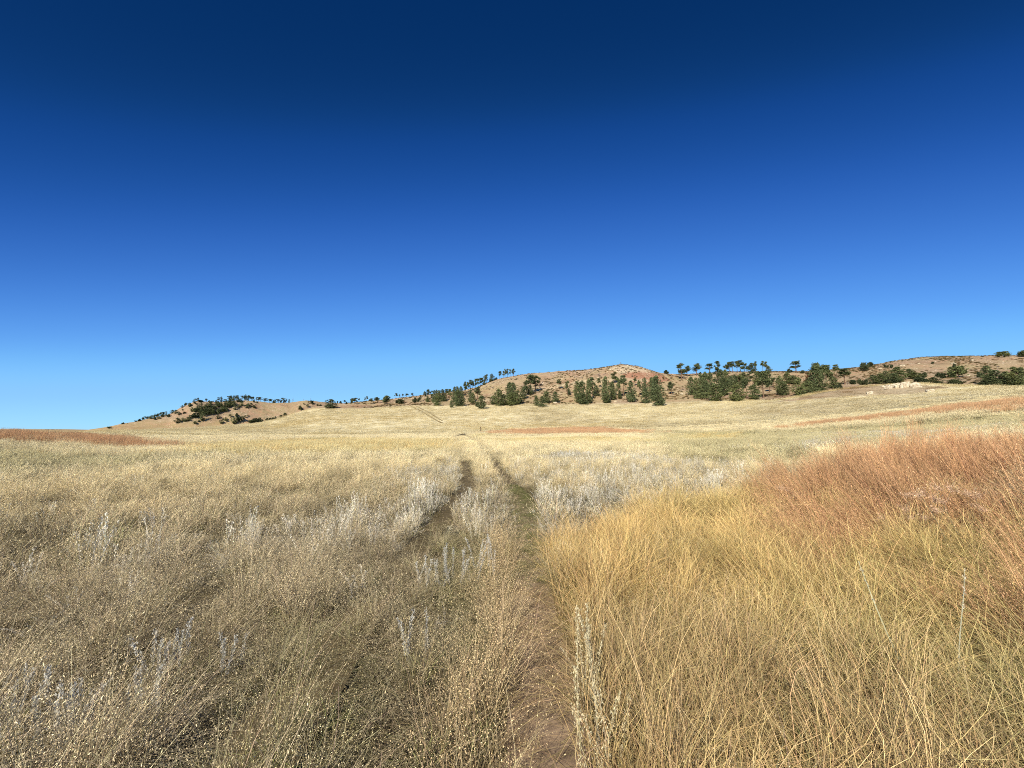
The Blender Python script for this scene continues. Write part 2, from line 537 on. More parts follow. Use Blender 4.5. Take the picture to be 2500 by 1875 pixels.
def ground_mat():
    m, nt, out = new_mat('ground_soil_and_grass')
    geo = N(nt, 'ShaderNodeNewGeometry')
    P = geo.outputs['Position']
    a = N(nt, 'ShaderNodeAttribute', attribute_name='tone', attribute_type='GEOMETRY')
    hil = N(nt, 'ShaderNodeAttribute', attribute_name='hill', attribute_type='GEOMETRY')
    col = a.outputs['Color']
    n1 = noise(nt, P, 1.3, 6, .7)
    n2 = noise(nt, P, .16, 6, .65)
    n3 = noise(nt, P, .035, 5, .6)
    col = mixrgb(nt, 'MULTIPLY', col, ramp(nt, n1, [(.3, .62), (.5, 1.0), (.75, 1.28)]))
    col = mixrgb(nt, 'MULTIPLY', col, ramp(nt, n2, [(.3, .74), (.55, 1.0), (.8, 1.15)]))
    # hill only: bare soil patches, pale stones, dark tufts
    soil = mixrgb(nt, 'MIX', tuple(C_SOIL), tuple(C_REDSOIL), ramp(nt, n3, [(.4, 0), (.62, .8)]))
    mpatch = ramp(nt, n2, [(.42, 0), (.6, 1)])
    mm = N(nt, 'ShaderNodeMath', operation='MULTIPLY')
    nt.links.new(mpatch, mm.inputs[0])
    nt.links.new(hil.outputs['Fac'], mm.inputs[1])
    m2 = N(nt, 'ShaderNodeMath', operation='MULTIPLY')
    nt.links.new(mm.outputs[0], m2.inputs[0])
    m2.inputs[1].default_value = .55
    col = mixrgb(nt, 'MIX', col, soil, m2.outputs[0])
    vor = N(nt, 'ShaderNodeTexVoronoi')
    vor.inputs['Scale'].default_value = .55
    nt.links.new(P, vor.inputs['Vector'])
    st = ramp(nt, vor.outputs['Distance'], [(.22, 1), (.34, 0)])
    sn = ramp(nt, noise(nt, P, .09, 4), [(.5, 0), (.62, 1)])
    a1 = N(nt, 'ShaderNodeMath', operation='MULTIPLY')
    nt.links.new(st, a1.inputs[0])
    nt.links.new(sn, a1.inputs[1])
    a2 = N(nt, 'ShaderNodeMath', operation='MULTIPLY')
    nt.links.new(a1.outputs[0], a2.inputs[0])
    nt.links.new(hil.outputs['Fac'], a2.inputs[1])
    col = mixrgb(nt, 'MIX', col, tuple(lin(214, 196, 164)), a2.outputs[0])
    dk = ramp(nt, noise(nt, P, .45, 5, .75), [(.54, 0), (.64, .65)])
    a3 = N(nt, 'ShaderNodeMath', operation='MULTIPLY')
    nt.links.new(dk, a3.inputs[0])
    nt.links.new(hil.outputs['Fac'], a3.inputs[1])
    col = mixrgb(nt, 'MIX', col, tuple(lin(104, 92, 62)), a3.outputs[0])
    b = N(nt, 'ShaderNodeBsdfDiffuse')
    nt.links.new(col, b.inputs[0])
    bump = N(nt, 'ShaderNodeBump')
    bump.inputs['Strength'].default_value = .9
    bump.inputs['Distance'].default_value = .9
    nt.links.new(noise(nt, P, .8, 8, .75), bump.inputs['Height'])
    nt.links.new(bump.outputs[0], b.inputs['Normal'])
    nt.links.new(b.outputs[0], out.inputs[0])
    return m


def simple_mat(name, c1, c2, scale, rough=.9, bump=.4, dist=.05):
    m, nt, out = new_mat(name)
    tc = N(nt, 'ShaderNodeTexCoord')
    P = tc.outputs['Object']
    f = noise(nt, P, scale, 6, .65)
    r = N(nt, 'ShaderNodeValToRGB')
    r.color_ramp.elements[0].position = .3
    r.color_ramp.elements[0].color = (*c1, 1)
    r.color_ramp.elements[1].position = .7
    r.color_ramp.elements[1].color = (*c2, 1)
    nt.links.new(f, r.inputs[0])
    b = N(nt, 'ShaderNodeBsdfPrincipled')
    b.inputs['Roughness'].default_value = rough
    b.inputs['Specular IOR Level'].default_value = .15
    nt.links.new(r.outputs[0], b.inputs['Base Color'])
    bu = N(nt, 'ShaderNodeBump')
    bu.inputs['Strength'].default_value = bump
    bu.inputs['Distance'].default_value = dist
    nt.links.new(noise(nt, P, scale * 2.5, 6, .7), bu.inputs['Height'])
    nt.links.new(bu.outputs[0], b.inputs['Normal'])
    nt.links.new(b.outputs[0], out.inputs[0])
    return m


# ------------------------------------------------------------------ ground sheet
def hill_mask(x, y):
    r, a = np.hypot(x, y), np.arctan2(x, y)
    base = HILLBASE(np.clip(a, -1.04, 1.04)) + 6 * fbm(x, y, 18, 41)
    m = smooth(-4, 6, r - base) * (np.abs(a) < 66 * DEG)
    return m


knoll = poly([(1640, 873), (1730, 860), (1800, 844), (1900, 834), (1990, 832), (2060, 838), (1990, 850), (1850, 856), (1720, 866)], 0, 120, 200)
ROCKSPOT = poly([(1895, 845), (1965, 848), (1975, 832), (1960, 826), (1900, 828)], 0, 120, 200)
gm = ground_mat()
fx, fy = GX.ravel(), GY.ravel()
gc = field_colour(fx, fy)
hm = hill_mask(fx, fy)
rr = np.hypot(fx, fy)
gc = gc * (0.34 + .28 * smooth(5, 25, rr) + .38 * smooth(110, 170, rr))[:, None]          # dead thatch near by, darkened in the colour for shade between the blades
hg = mixc(np.broadcast_to(C_HILLGRASS, gc.shape), C_SOIL, np.clip(.5 + 1.6 * fbm(fx, fy, 34, 44, 4), 0, 1))
hg = mixc(hg, lin(180, 160, 116), np.clip(1.8 * fbm(fx, fy, 46, 45, 4) - .1, 0, .8))
hg = mixc(hg, lin(138, 114, 88), np.clip(2.2 * fbm(fx, fy, 15, 46, 4) - .35, 0, .8))
hg = mixc(hg, lin(196, 166, 140), .7 * smooth(-30, -5, rr - R11(np.clip(np.arctan2(fx, fy), -1.1, 1.1))) * (rr < 700) * np.clip(.5 + fbm(fx, fy, 9, 47), 0, 1))
hg = hg * (1 - .14 * smooth(600, 800, rr))[:, None]
hg = mixc(hg, lin(172, 150, 104), .8 * smooth(600, 800, rr) * smooth(30, 8, Z.ravel()))
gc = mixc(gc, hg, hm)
gc = mixc(gc, C_REDSOIL * .95, .9 * inside(SOIL_RED, fx, fy).astype(float))
gc = mixc(gc, lin(214, 196, 160), .7 * inside(PALE_TOP, fx, fy).astype(float))
gc = mixc(gc, lin(206, 190, 150), .6 * inside(PALE_TRACK, fx, fy).astype(float))
kn = inside(knoll, fx, fy).astype(float)
gc = mixc(gc, C_SOIL2, .55 * kn)
hm = np.maximum(hm, kn * .6)
na, nr = len(AZ), len(RG)
idx = np.arange(na * nr).reshape(na, nr)
nxt = np.roll(idx, -1, 0)
quads = np.stack([idx[:, :-1], idx[:, 1:], nxt[:, 1:], nxt[:, :-1]], -1).reshape(-1, 4)
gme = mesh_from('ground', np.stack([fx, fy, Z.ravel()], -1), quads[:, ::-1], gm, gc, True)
ha = gme.attributes.new('hill', 'FLOAT', 'POINT')
ha.data.foreach_set('value', hm.astype(np.float32))
add_obj('ground', gme, kind='structure')


def strip(name, P, width, mat, lift, kind='structure', cross=7, wob=.0, tone=None):
    P = np.array(P)
    T = np.gradient(P, axis=0)
    T /= np.linalg.norm(T, axis=1)[:, None]
    Nn = np.stack([T[:, 1], -T[:, 0]], -1)
    w = width * (1 + wob * vnoise(P[:, 0], P[:, 1], 1.1, 61))
    t = np.linspace(-.5, .5, cross)
    X = P[:, None, 0] + Nn[:, None, 0] * t * w[:, None]
    Y = P[:, None, 1] + Nn[:, None, 1] * t * w[:, None]
    Zz = H(X, Y) + lift
    n = len(P)
    idx = np.arange(n * cross).reshape(n, cross)
    q = np.stack([idx[:-1, :-1], idx[:-1, 1:], idx[1:, 1:], idx[1:, :-1]], -1).reshape(-1, 4)
    return add_obj(name, mesh_from(name, np.stack([X.ravel(), Y.ravel(), Zz.ravel()], -1), q, mat, None, True), kind=kind)


m_path = simple_mat('trodden_dirt', tuple(lin(80, 66, 50)), tuple(lin(160, 136, 108)), 5, .95, .7, .02)
m_track = simple_mat('worn_track', tuple(lin(70, 60, 40)), tuple(lin(104, 90, 60)), .8, .95, .4, .05)
strip('path', PATH[PATH[:, 1] < 12], .46, m_path, .012, wob=.25)
strip('path', PATH[(PATH[:, 1] > 11.8) & (PATH[:, 1] < 32)], .4, m_track, .03, wob=.25)
strip('path', PATH[PATH[:, 1] > 31.6], .75, m_track, .07, wob=.25)
strip('wheel_track', RUT[RUT[:, 1] < 32], .42, m_track, .03, wob=.3)
strip('wheel_track', RUT[RUT[:, 1] > 31.6], .75, m_track, .07, wob=.3)
m_far = simple_mat('faint_far_track', tuple(lin(104, 88, 56)), tuple(lin(150, 128, 84)), .5, .95, .3, .05)
strip('wheel_track', VT1, .8, m_far, .12, wob=.4)
strip('wheel_track', VT2, .7, m_far, .12, wob=.4)


# ------------------------------------------------------------------ grass prototypes
def ribbons(n, radius, hmin, hmax, width, lean, curl, segs=4, seed=0, wig=0.0, bias=(0, 0), tone=(1, 1, 1), tonev=.15, base_dark=.55, core=1.0):
    """n curved tapering blades standing in a disc: verts, quads, tones, and the stem paths."""
    g = np.random.default_rng(seed)
    ang = g.uniform(0, 2 * math.pi, n)
    rad = radius * g.uniform(0, 1, n) ** (0.5 * core)
    bx, by = rad * np.cos(ang), rad * np.sin(ang)
    h = g.uniform(hmin, hmax, n)
    la = g.uniform(0, 2 * math.pi, n)
    l0 = np.abs(g.normal(0, lean, n))
    dx, dy = np.cos(la) * l0 + bias[0] + bx / max(radius, .01) * lean * .5, np.sin(la) * l0 + bias[1] + by / max(radius, .01) * lean * .5
    cv = g.normal(0, curl, (n, 2)) + np.stack([dx, dy], -1) * curl * 1.5
    t = np.linspace(0, 1, segs + 1)
    w1 = g.uniform(0, 6.28, (n, 2))
    px = bx[:, None] + h[:, None] * (dx[:, None] * t + cv[:, :1] * t ** 2 + wig * np.sin(w1[:, :1] + 7 * t) * t)
    py = by[:, None] + h[:, None] * (dy[:, None] * t + cv[:, 1:] * t ** 2 + wig * np.sin(w1[:, 1:] + 6 * t) * t)
    tot = np.hypot(dx[:, None] * t + cv[:, :1] * t ** 2, dy[:, None] * t + cv[:, 1:] * t ** 2)
    pz = h[:, None] * (t - .38 * tot * tot) - .03
    fa = g.uniform(0, math.pi, n)
    wd = width * g.uniform(.7, 1.3, n)[:, None] * (1 - .75 * t ** 1.5) * .5
    ox, oy = np.cos(fa)[:, None] * wd, np.sin(fa)[:, None] * wd
    V = np.stack([np.stack([px - ox, py - oy, pz], -1), np.stack([px + ox, py + oy, pz], -1)], 2)   # n,s,2,3
    S = segs + 1
    vid = np.arange(n * S * 2).reshape(n, S, 2)
    F = np.stack([vid[:, :-1, 0], vid[:, :-1, 1], vid[:, 1:, 1], vid[:, 1:, 0]], -1).reshape(-1, 4)
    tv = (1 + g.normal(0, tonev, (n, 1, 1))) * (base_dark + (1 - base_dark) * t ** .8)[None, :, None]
    hue = 1 + g.normal(0, .05, (n, 1, 3))
    C = np.clip(np.asarray(tone) * tv * hue, .02, 1.6)
    C = np.repeat(C[:, :, None, :], 2, 2)
    return V.reshape(-1, 3), F, C.reshape(-1, 3), (px, py, pz)


def flecks(path, per, t0, t1, spread, size, aspect, seed, tone, up=.3, tonev=.2):
    """Small seed heads or leaves scattered along the stems."""
    g = np.random.default_rng(seed + 999)
    px, py, pz = path
    n, S = px.shape
    k = n * per
    i = np.repeat(np.arange(n), per)
    t = g.uniform(t0, t1, k) * (S - 1)
    j = np.minimum(t.astype(int), S - 2)
    f = t - j
    c = np.stack([p[i, j] * (1 - f) + p[i, j + 1] * f for p in (px, py, pz)], -1)
    c += g.normal(0, spread, (k, 3)) * [1, 1, .7]
    d = g.normal(0, 1, (k, 3))
    d[:, 2] += up * 3
    d /= np.linalg.norm(d, axis=1)[:, None]
    e = np.cross(d, g.normal(0, 1, (k, 3)))
    e /= np.linalg.norm(e, axis=1)[:, None]
    s = size * g.uniform(.5, 1.4, (k, 1))
    V = np.stack([c - d * s * .5, c + e * s * aspect * .5, c + d * s * .5, c - e * s * aspect * .5], 1)
    F = np.arange(k * 4).reshape(k, 4)
    C = np.clip(np.asarray(tone) * (1 + g.normal(0, tonev, (k, 1))), .02, 1.8)
    return V.reshape(-1, 3), F, np.repeat(C[:, None, :], 4, 1).reshape(-1, 3)


def join(parts):
    V, F, C, o = [], [], [], 0
    for p in parts:
        V.append(p[0])
        F.append(p[1] + o)
        C.append(p[2])
        o += len(p[0])
    return np.concatenate(V), np.concatenate(F), np.concatenate(C)


# level of detail: (inner, outer radius, tufts per m2, patch radius, blades, width factor)
LOD = [(0.0, 6.5, 56, .07, 38, 1.0), (6.5, 20, 25, .13, 42, 1.9), (20, 60, 3.4, .5, 115, 4.2), (60, 130, .75, 1.2, 200, 10), (130, 300, .26, 2.2, 260, 20)]
NVAR = 4


def proto(species, l, v):
    rad, nb, wf = LOD[l][3], LOD[l][4], LOD[l][5]
    sd = hash((l, v)) % 1000 + {'tan': 0, 'gold': 100, 'rust': 200, 'sage': 300, 'green': 400}[species]
    seg = [5, 4, 3, 2, 2][l]
    big = l >= 2
    if species == 'tan':
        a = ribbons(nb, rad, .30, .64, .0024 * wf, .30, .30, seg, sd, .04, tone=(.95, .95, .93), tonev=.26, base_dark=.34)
        parts = [a[:3]]
        if l < 4:
            parts.append(flecks(a[3], [20, 11, 5, 2][l], .5, 1.0, [.020, .024, .03, .05][l], [.0085, .014, .033, .07][l], .26, sd, (1.6, 1.56, 1.5), .5, .4))
        if l < 2:
            parts.append(ribbons(nb // 2, rad, .12, .3, .003 * wf, .5, .4, 3, sd + 7, tone=(.44, .44, .33), base_dark=.6)[:3])  # low blades toned dark: shade under the stems put into their colour
    elif species == 'gold':
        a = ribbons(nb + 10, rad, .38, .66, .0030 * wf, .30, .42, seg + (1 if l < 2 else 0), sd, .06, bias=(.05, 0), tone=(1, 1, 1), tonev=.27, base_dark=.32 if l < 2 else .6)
        parts = [a[:3]]
        if l < 2:
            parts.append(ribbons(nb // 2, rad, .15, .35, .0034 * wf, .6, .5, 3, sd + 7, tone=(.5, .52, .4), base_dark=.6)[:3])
    elif species == 'rust':
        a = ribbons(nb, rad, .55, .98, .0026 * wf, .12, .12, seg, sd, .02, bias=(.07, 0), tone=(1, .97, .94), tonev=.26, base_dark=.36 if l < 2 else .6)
        parts = [a[:3]]
        if l < 4:
            parts.append(flecks(a[3], [10, 8, 4, 2][l], .45, 1.0, [.010, .014, .03, .05][l], [.012, .018, .045, .08][l], .2, sd, (1.25, 1.22, 1.2), .6, .35))
    elif species == 'sage':
        n = max(6, nb // 6)
        a = ribbons(n, rad, .22, .44, .0045 * wf, .14, .14, seg, sd, .02, tone=(.9, .9, .84), tonev=.1, base_dark=.5)
        parts = [a[:3]]
        parts.append(flecks(a[3], [80, 46, 16, 8, 5][l], .3, 1.0, [.007, .009, .018, .04, .08][l], [.013, .020, .05, .12, .25][l], .34, sd, (1.0, .98, .93), .8, .16))
        b = ribbons(nb // 2, rad, .25, .45, .0026 * wf, .25, .2, max(2, seg - 1), sd + 5, tone=(.62, .58, .42), base_dark=.5)
        parts.append(b[:3])
    else:
        a = ribbons(int(nb * 1.2), rad, .10, .26, .0032 * wf, .45, .4, max(2, seg - 1), sd, .03, tone=(1, 1, 1), tonev=.2, base_dark=.6)
        parts = [a[:3]]
    V, F, C = join(parts)
    if l >= 3:
        C = 1 + (C - 1) * (.5 if l == 3 else .4)
    elif l == 2:
        C = 1 + (C - 1) * .75
    return V, F, C


m_grass = grass_mat('dry_grass_blades')
SPECIES = ['tan', 'gold', 'rust', 'sage', 'green']


def scatter(name, protos, pos, rot, scl, vid, tint, mat, label=None):
    """One object of kind stuff: real tuft geometry repeated over the ground by geometry nodes."""
    me = bpy.data.meshes.new(name)
    n = len(pos)
    me.vertices.add(n)
    me.vertices.foreach_set('co', np.asarray(pos, np.float32).ravel())
    for nm, typ, arr, key in (('rot', 'FLOAT_VECTOR', rot, 'vector'), ('scl', 'FLOAT_VECTOR', scl, 'vector'), ('vid', 'INT', vid, 'value')):
        at = me.attributes.new(nm, typ, 'POINT')
        at.data.foreach_set(key, np.asarray(arr, np.int32 if typ == 'INT' else np.float32).ravel())
    at = me.attributes.new('tint', 'FLOAT_COLOR', 'POINT')
    c = np.ones((n, 4), np.float32)
    c[:, :3] = tint
    at.data.foreach_set('color', c.ravel())
    me.materials.append(mat)
    o = add_obj(name, me, kind='stuff', label=label)
    nt = bpy.data.node_groups.new(name + '_scatter', 'GeometryNodeTree')
    nt.interface.new_socket('Geometry', in_out='INPUT', socket_type='NodeSocketGeometry')
    nt.interface.new_socket('Geometry', in_out='OUTPUT', socket_type='NodeSocketGeometry')
    gi, go = nt.nodes.new('NodeGroupInput'), nt.nodes.new('NodeGroupOutput')
    g2i = nt.nodes.new('GeometryNodeGeometryToInstance')
    # multi-input sockets list the newest link first, so link the prototypes from last to first
    for pme in reversed(protos):
        po = bpy.data.objects.new(pme.name, pme)
        oi = nt.nodes.new('GeometryNodeObjectInfo')
        oi.inputs['Object'].default_value = po
        oi.inputs['As Instance'].default_value = False
        nt.links.new(oi.outputs['Geometry'], g2i.inputs[0])
    iop = nt.nodes.new('GeometryNodeInstanceOnPoints')
    iop.inputs['Pick Instance'].default_value = True
    nt.links.new(gi.outputs[0], iop.inputs['Points'])
    nt.links.new(g2i.outputs[0], iop.inputs['Instance'])
    for nm, dt, sock in (('rot', 'FLOAT_VECTOR', 'Rotation'), ('scl', 'FLOAT_VECTOR', 'Scale'), ('vid', 'INT', 'Instance Index')):
        na_ = nt.nodes.new('GeometryNodeInputNamedAttribute')
        na_.data_type = dt
        na_.inputs[0].default_value = nm
        s = [x for x in na_.outputs if x.enabled and x.name == 'Attribute'][0]
        nt.links.new(s, iop.inputs[sock])
    nt.links.new(iop.outputs[0], go.inputs[0])
    md = o.modifiers.new('scatter', 'NODES')
    md.node_group = nt
    return o


# ------------------------------------------------------------------ sow the grass
def tussock(x, y, cell, seed):
    """Nearest bunch centre: distance, offset from it, random value of that bunch."""
    L1, L2, L3 = (np.random.default_rng(seed + k).uniform(0, 1, (128, 128)) for k in range(3))
    ci, cj = np.floor(x / cell).astype(int), np.floor(y / cell).astype(int)
    best = np.full(x.shape, 1e9)
    ox, oy, idv = np.zeros(x.shape), np.zeros(x.shape), np.zeros(x.shape)
    for di in (-1, 0, 1):
        for dj in (-1, 0, 1):
            a, b = ci + di, cj + dj
            ax, ay = (a + L1[a % 128, b % 128]) * cell, (b + L2[a % 128, b % 128]) * cell
            d = np.hypot(x - ax, y - ay)
            m = d < best
            best = np.where(m, d, best)
            ox, oy = np.where(m, x - ax, ox), np.where(m, y - ay, oy)
            idv = np.where(m, L3[a % 128, b % 128], idv)
    return best, ox, oy, idv


def tilt_yaw(lx, ly, yaw):
    """XYZ euler angles for: turn by yaw, then lean by lx towards +x and ly towards +y."""
    cy_, sy_ = np.cos(yaw), np.sin(yaw)
    a, b = -ly, lx
    ca, sa, cb, sb = np.cos(a), np.sin(a), np.cos(b), np.sin(b)
    # M = Ry(b) Rx(a) Rz(yaw)
    m00 = cb * cy_ + sb * sa * sy_
    m10 = ca * sy_
    m20 = -sb * cy_ + cb * sa * sy_
    m21 = sb * sy_ + cb * sa * cy_
    m22 = cb * ca
    return np.stack([np.arctan2(m21, m22), -np.arcsin(np.clip(m20, -1, 1)), np.arctan2(m10, m00)], -1)


def sow():
    store = {s: [] for s in SPECIES}
    g = np.random.default_rng(77)
    bands = list(enumerate(LOD)) + [(1, (20.0, 118.0, 12, .13, 42, 1.9))]
    for bi, (l, (r0, r1, dens, prad, nb, wf)) in enumerate(bands):
        near_track = bi == len(LOD)                       # finer tufts along the two tracks, so that they stay narrow far off
        half = 180 if l == 0 else (62 if l >= 2 else 70)
        half *= DEG
        area = half * (r1 * r1 - r0 * r0)
        n = int(area * dens)
        r = np.sqrt(g.uniform(r0 * r0, r1 * r1, n))
        a = g.uniform(-half, half, n)
        if l == 0:
            ok = (np.abs(a) < 75 * DEG) | (r < 2.5)
            r, a = r[ok], a[ok]
        x, y = np.sin(a) * r, np.cos(a) * r
        if near_track:
            q = np.concatenate([PATH[PATH[:, 1] > 18], RUT[RUT[:, 1] > 18]])
            n = 11000
            i = g.integers(0, len(q), n)
            x, y = q[i, 0] + g.uniform(-1.4, 1.4, n), q[i, 1] + g.uniform(-1.4, 1.4, n)
            r, a = np.hypot(x, y), np.arctan2(x, y)
            ok = (r > 20) & (r < 122)
            x, y, r, a = x[ok], y[ok], r[ok], a[ok]
        ok = r > .35
        dp, sp_ = seg_dist(PATH, x, y)
        dr, sr = seg_dist(RUT, x, y)
        w = np.where(sp_ < 0, .175, .185) + .05 * (1 - smooth(3.5, 7, y)) + .05 * smooth(4, 8, y) + .05 * vnoise(x, y, .5, 51) + (.06 if near_track else 0)
        if l in (2, 3):
            ok &= np.minimum(dp, dr) > (1.15 if l == 2 else 1.3)
        on_path = dp < w + .05 * smooth(6, 12, r) + .016 * np.maximum(r - 30, 0) * near_track
        on_rut = (dr < .17 + .05 * smooth(6, 12, r) + .016 * np.maximum(r - 30, 0) * near_track) & (y > 7)
        hm_ = hill_mask(x, y)
        ok &= ~((hm_ > .3) & (l >= 4))
        if l >= 3:
            ok &= (inside(knoll, x, y) == False) | (g.uniform(0, 1, len(x)) < .3)
        jx, jy = x + .035 * r * fbm(x, y, 1.2 + .05 * r, 52), y + .035 * r * fbm(x, y, 1.2 + .05 * r, 53)
        gj = .028 * r + .05
        jx, jy = jx + g.normal(0, 1, len(x)) * gj, jy + g.normal(0, 1, len(x)) * gj
        pat = fbm(x, y, 1.0 + .05 * r.mean(), 64, 3)
        m_rust = any_in(RUST, jx, jy) & ((pat > -.38) | (r > 30))
        m_rust &= (g.uniform(0, 1, len(x)) < np.where(x < 0, .42, .78)) | (r < 30)
        m_rust &= ((pat + .35 * fbm(x, y, .6, 68)) > -.12) | (r > 30) | (r > 9 + 3 * pat)
        m_gold = inside(GOLD, jx, jy) & ~m_rust
        m_sage = any_in(SAGE, jx, jy) & ~m_gold & ~m_rust & (pat > -.25)
        m_ol = any_in(OLIVE, jx, jy)
        m_ye = any_in(YELLOW, jx, jy)
        u = g.uniform(0, 1, len(x))
        sp = np.zeros(len(x), int)                          # tan
        nn = fbm(x, y, 1.4, 54)
        sp[(u < .10 + .25 * np.clip(nn, 0, 1)) & (r < 60)] = 4
        sp[m_ol & (u < .35)] = 4
        sp[m_ye & (u < .25)] = 1
        sp[(u > .985) & (r < 40)] = 3
        nearsage = (x < -.6) & (r < 12) & (r > 2.6) & (fbm(x, y, 1.1, 55) > .42) & (u > .75)
        sp[nearsage] = 3
        sp[m_sage & (u < (.66 if l < 2 else .76))] = 3
        sp[m_gold] = 1
        sp[m_gold & (u < .10)] = 4
        sp[m_gold & (u > .94) & (x < 2.2)] = 0
        sp[m_rust] = 2
        sp[m_rust & (u < .08) & (r < 30)] = 1
        rutn = (dr < .26) & (y < 8) & (u < .4)
        sp[rutn] = 4
        col_m = field_colour(x, y)
        tint = np.zeros((len(x), 3))
        nA, nB = fbm(x, y, .9 + .06 * r.mean(), 56), fbm(x, y, .35 + .04 * r.mean(), 57)
        k = np.clip(.5 + .7 * nA, 0, 1)
        nearf = 1 - smooth(5, 16, r)
        base_tan = mixc(np.broadcast_to(C_TAN, tint.shape), C_TANB, k)
        base_tan = mixc(base_tan, lin(206, 190, 154), .55 * nearf)
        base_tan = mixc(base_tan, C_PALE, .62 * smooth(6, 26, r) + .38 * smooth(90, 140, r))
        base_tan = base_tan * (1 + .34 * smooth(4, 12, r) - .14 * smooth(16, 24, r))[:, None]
        base_tan = mixc(base_tan, C_YEL, m_ye * .45)
        base_tan = base_tan * (1 + .16 * fbm(x, y, 7, 65, 3) * (r > 8))[:, None]
        base_tan = mixc(base_tan, C_OLIVE, m_ol * .45)
        ang = np.arctan2(x, y)
        oliv = np.clip((ang - 30 * DEG) / (25 * DEG), 0, 1) * .5 + .5 * (1 - smooth(2.2, 4.5, r))
        base_gold = mixc(np.broadcast_to(C_GOLD, tint.shape), C_GOLD2, np.clip(.2 + .5 * nA + oliv * .8, 0, 1))
        strawn = ((1 - smooth(.6, 1.5, np.abs(x - 1.3))) * (1 - smooth(2.8, 4.2, r)))
        base_gold = mixc(base_gold, lin(206, 178, 126), .8 * strawn)
        base_rust = mixc(np.broadcast_to(C_RUST, tint.shape), C_RUST2, np.clip(.3 + .8 * nA, 0, 1))
        base_rust = mixc(base_rust, lin(190, 156, 116), .6 * smooth(25, 60, r) + (.15 + .5 * np.clip(nB, 0, 1)) * (r < 25))
        base_rust = mixc(base_rust, lin(176, 140, 104), .6 * (x < -25))
        base_rust = base_rust * (1.08 + .25 * np.clip(nA, -1, 1))[:, None]
        base_green = mixc(np.broadcast_to(C_OLIVE, tint.shape), C_GREEN, np.clip(.35 + .8 * nB, 0, 1))
        base_green = mixc(base_green, C_GREEN, rutn * .6)
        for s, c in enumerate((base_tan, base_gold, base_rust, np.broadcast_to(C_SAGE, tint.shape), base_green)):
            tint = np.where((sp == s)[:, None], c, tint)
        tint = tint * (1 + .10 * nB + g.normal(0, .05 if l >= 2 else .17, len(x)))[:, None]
        if l == 4:
            fc = col_m
            st_ = np.clip(fbm(x * .3, y, 6, 66, 4) * 2.2 - .25, 0, 1)
            st2 = np.clip(fbm(x * .5, y, 24, 67, 3) * 2 - .1, 0, 1)
            tint = mixc(fc, lin(186, 166, 118), .5 * st_)
            tint = mixc(tint, lin(206, 182, 120), .5 * st2)
            tint = np.where(inside(knoll, x, y)[:, None], lin(158, 132, 96), tint) * (1.06 + g.normal(0, .07, len(x)))[:, None]
            ok &= ~inside(ROCKSPOT, x, y)
        # tussocks and hollows
        tus = fbm(x, y, .75, 58, 2)
        hs = 1 + .38 * tus * (1 - smooth(20, 50, r)) + .10 * fbm(x, y, 6, 59)
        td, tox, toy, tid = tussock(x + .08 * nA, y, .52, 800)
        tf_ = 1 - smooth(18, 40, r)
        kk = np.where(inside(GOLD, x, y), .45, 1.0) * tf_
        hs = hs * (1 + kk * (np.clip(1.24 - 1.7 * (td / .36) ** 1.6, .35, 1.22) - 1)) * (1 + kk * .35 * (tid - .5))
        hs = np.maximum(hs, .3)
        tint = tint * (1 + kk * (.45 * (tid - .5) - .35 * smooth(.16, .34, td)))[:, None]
        gap = (td > .27) & (r < 20) & (kk > .5) & (g.uniform(0, 1, len(x)) < .6)
        hs = np.where(m_gold & (r < 30), hs * (1.0 + .12 * nA), hs)
        hs = np.where(rutn & (sp != 4), hs * .7, hs)
        edge = (dp > .13) & (dp < .55) & (sp_ < 0) & (y < 6) & (y > 1.2)
        hs = np.where(edge & (sp == 0), np.maximum(hs, .85) * 1.08, hs)
        tint = np.where((edge & (sp == 0))[:, None], lin(204, 180, 136) * (1 + .1 * nB)[:, None], tint)
        hs = np.where((sp == 3) & (r < 12), hs * 1.05, hs)
        hs = hs * (1 - .25 * smooth(25, 60, r)) * (1 - .5 * smooth(80, 130, r))
        hs = np.where(m_ol, hs * .8, hs)
        dm = np.minimum(dp, np.where(y > 5, dr, 9))
        trk = np.exp(-(dm / (.30 + .6 * smooth(45, 100, r))) ** 2) * smooth(3.5, 6, r)
        hs = hs * (1 - .68 * trk)
        sp = np.where((trk > .45) & (sp != 1), 4, sp)
        tint = np.where((trk > np.where(r > 40, .35, .5))[:, None], lin(112, 102, 64), tint)
        sp = np.where(gap & (sp != 3), 4, sp)
        ok &= ~on_rut & ~on_path
        zz = H(x, y)
        n_ = len(x)
        yaw = g.uniform(0, 2 * math.pi, n_)
        near_bias = (sp == 1) | (sp == 2)
        yaw = np.where(near_bias, g.normal(0, .9, n_), yaw)
        back = smooth(1.6, 3.2, x) * (r < 14)
        yaw = np.where(near_bias & (back > .3), math.pi + g.normal(0, .7, n_), yaw)
        lx = .17 * fbm(x, y, 1.3, 60) + g.normal(0, .09, n_)
        ly = .17 * fbm(x, y, 1.3, 62) + g.normal(0, .09, n_)
        leanp = np.where((dp < .55) & (y < 6), np.where(sp_ < 0, .03, -.02), 0.0) - .30 * back * near_bias
        tf = 1 - smooth(14, 30, r)
        lx, ly = lx + leanp + tf * np.where(sp == 1, .3, .5) * tox, ly + tf * np.where(sp == 1, .3, .5) * toy
        up_ = np.where(sp == 3, .3, 1.0) * (.15 + .85 * smooth(.3, .75, dp))
        lx, ly = np.clip(lx, -.6, .6) * up_, np.clip(ly, -.6, .6) * up_
        eul = tilt_yaw(lx, ly, yaw)
        ws = g.uniform(.85, 1.25, n_) * (1 + r / 45 if near_track else 1)
        vid = l * NVAR + g.integers(0, NVAR, n_)
        ok &= ~(gap & (g.uniform(0, 1, n_) < .75))
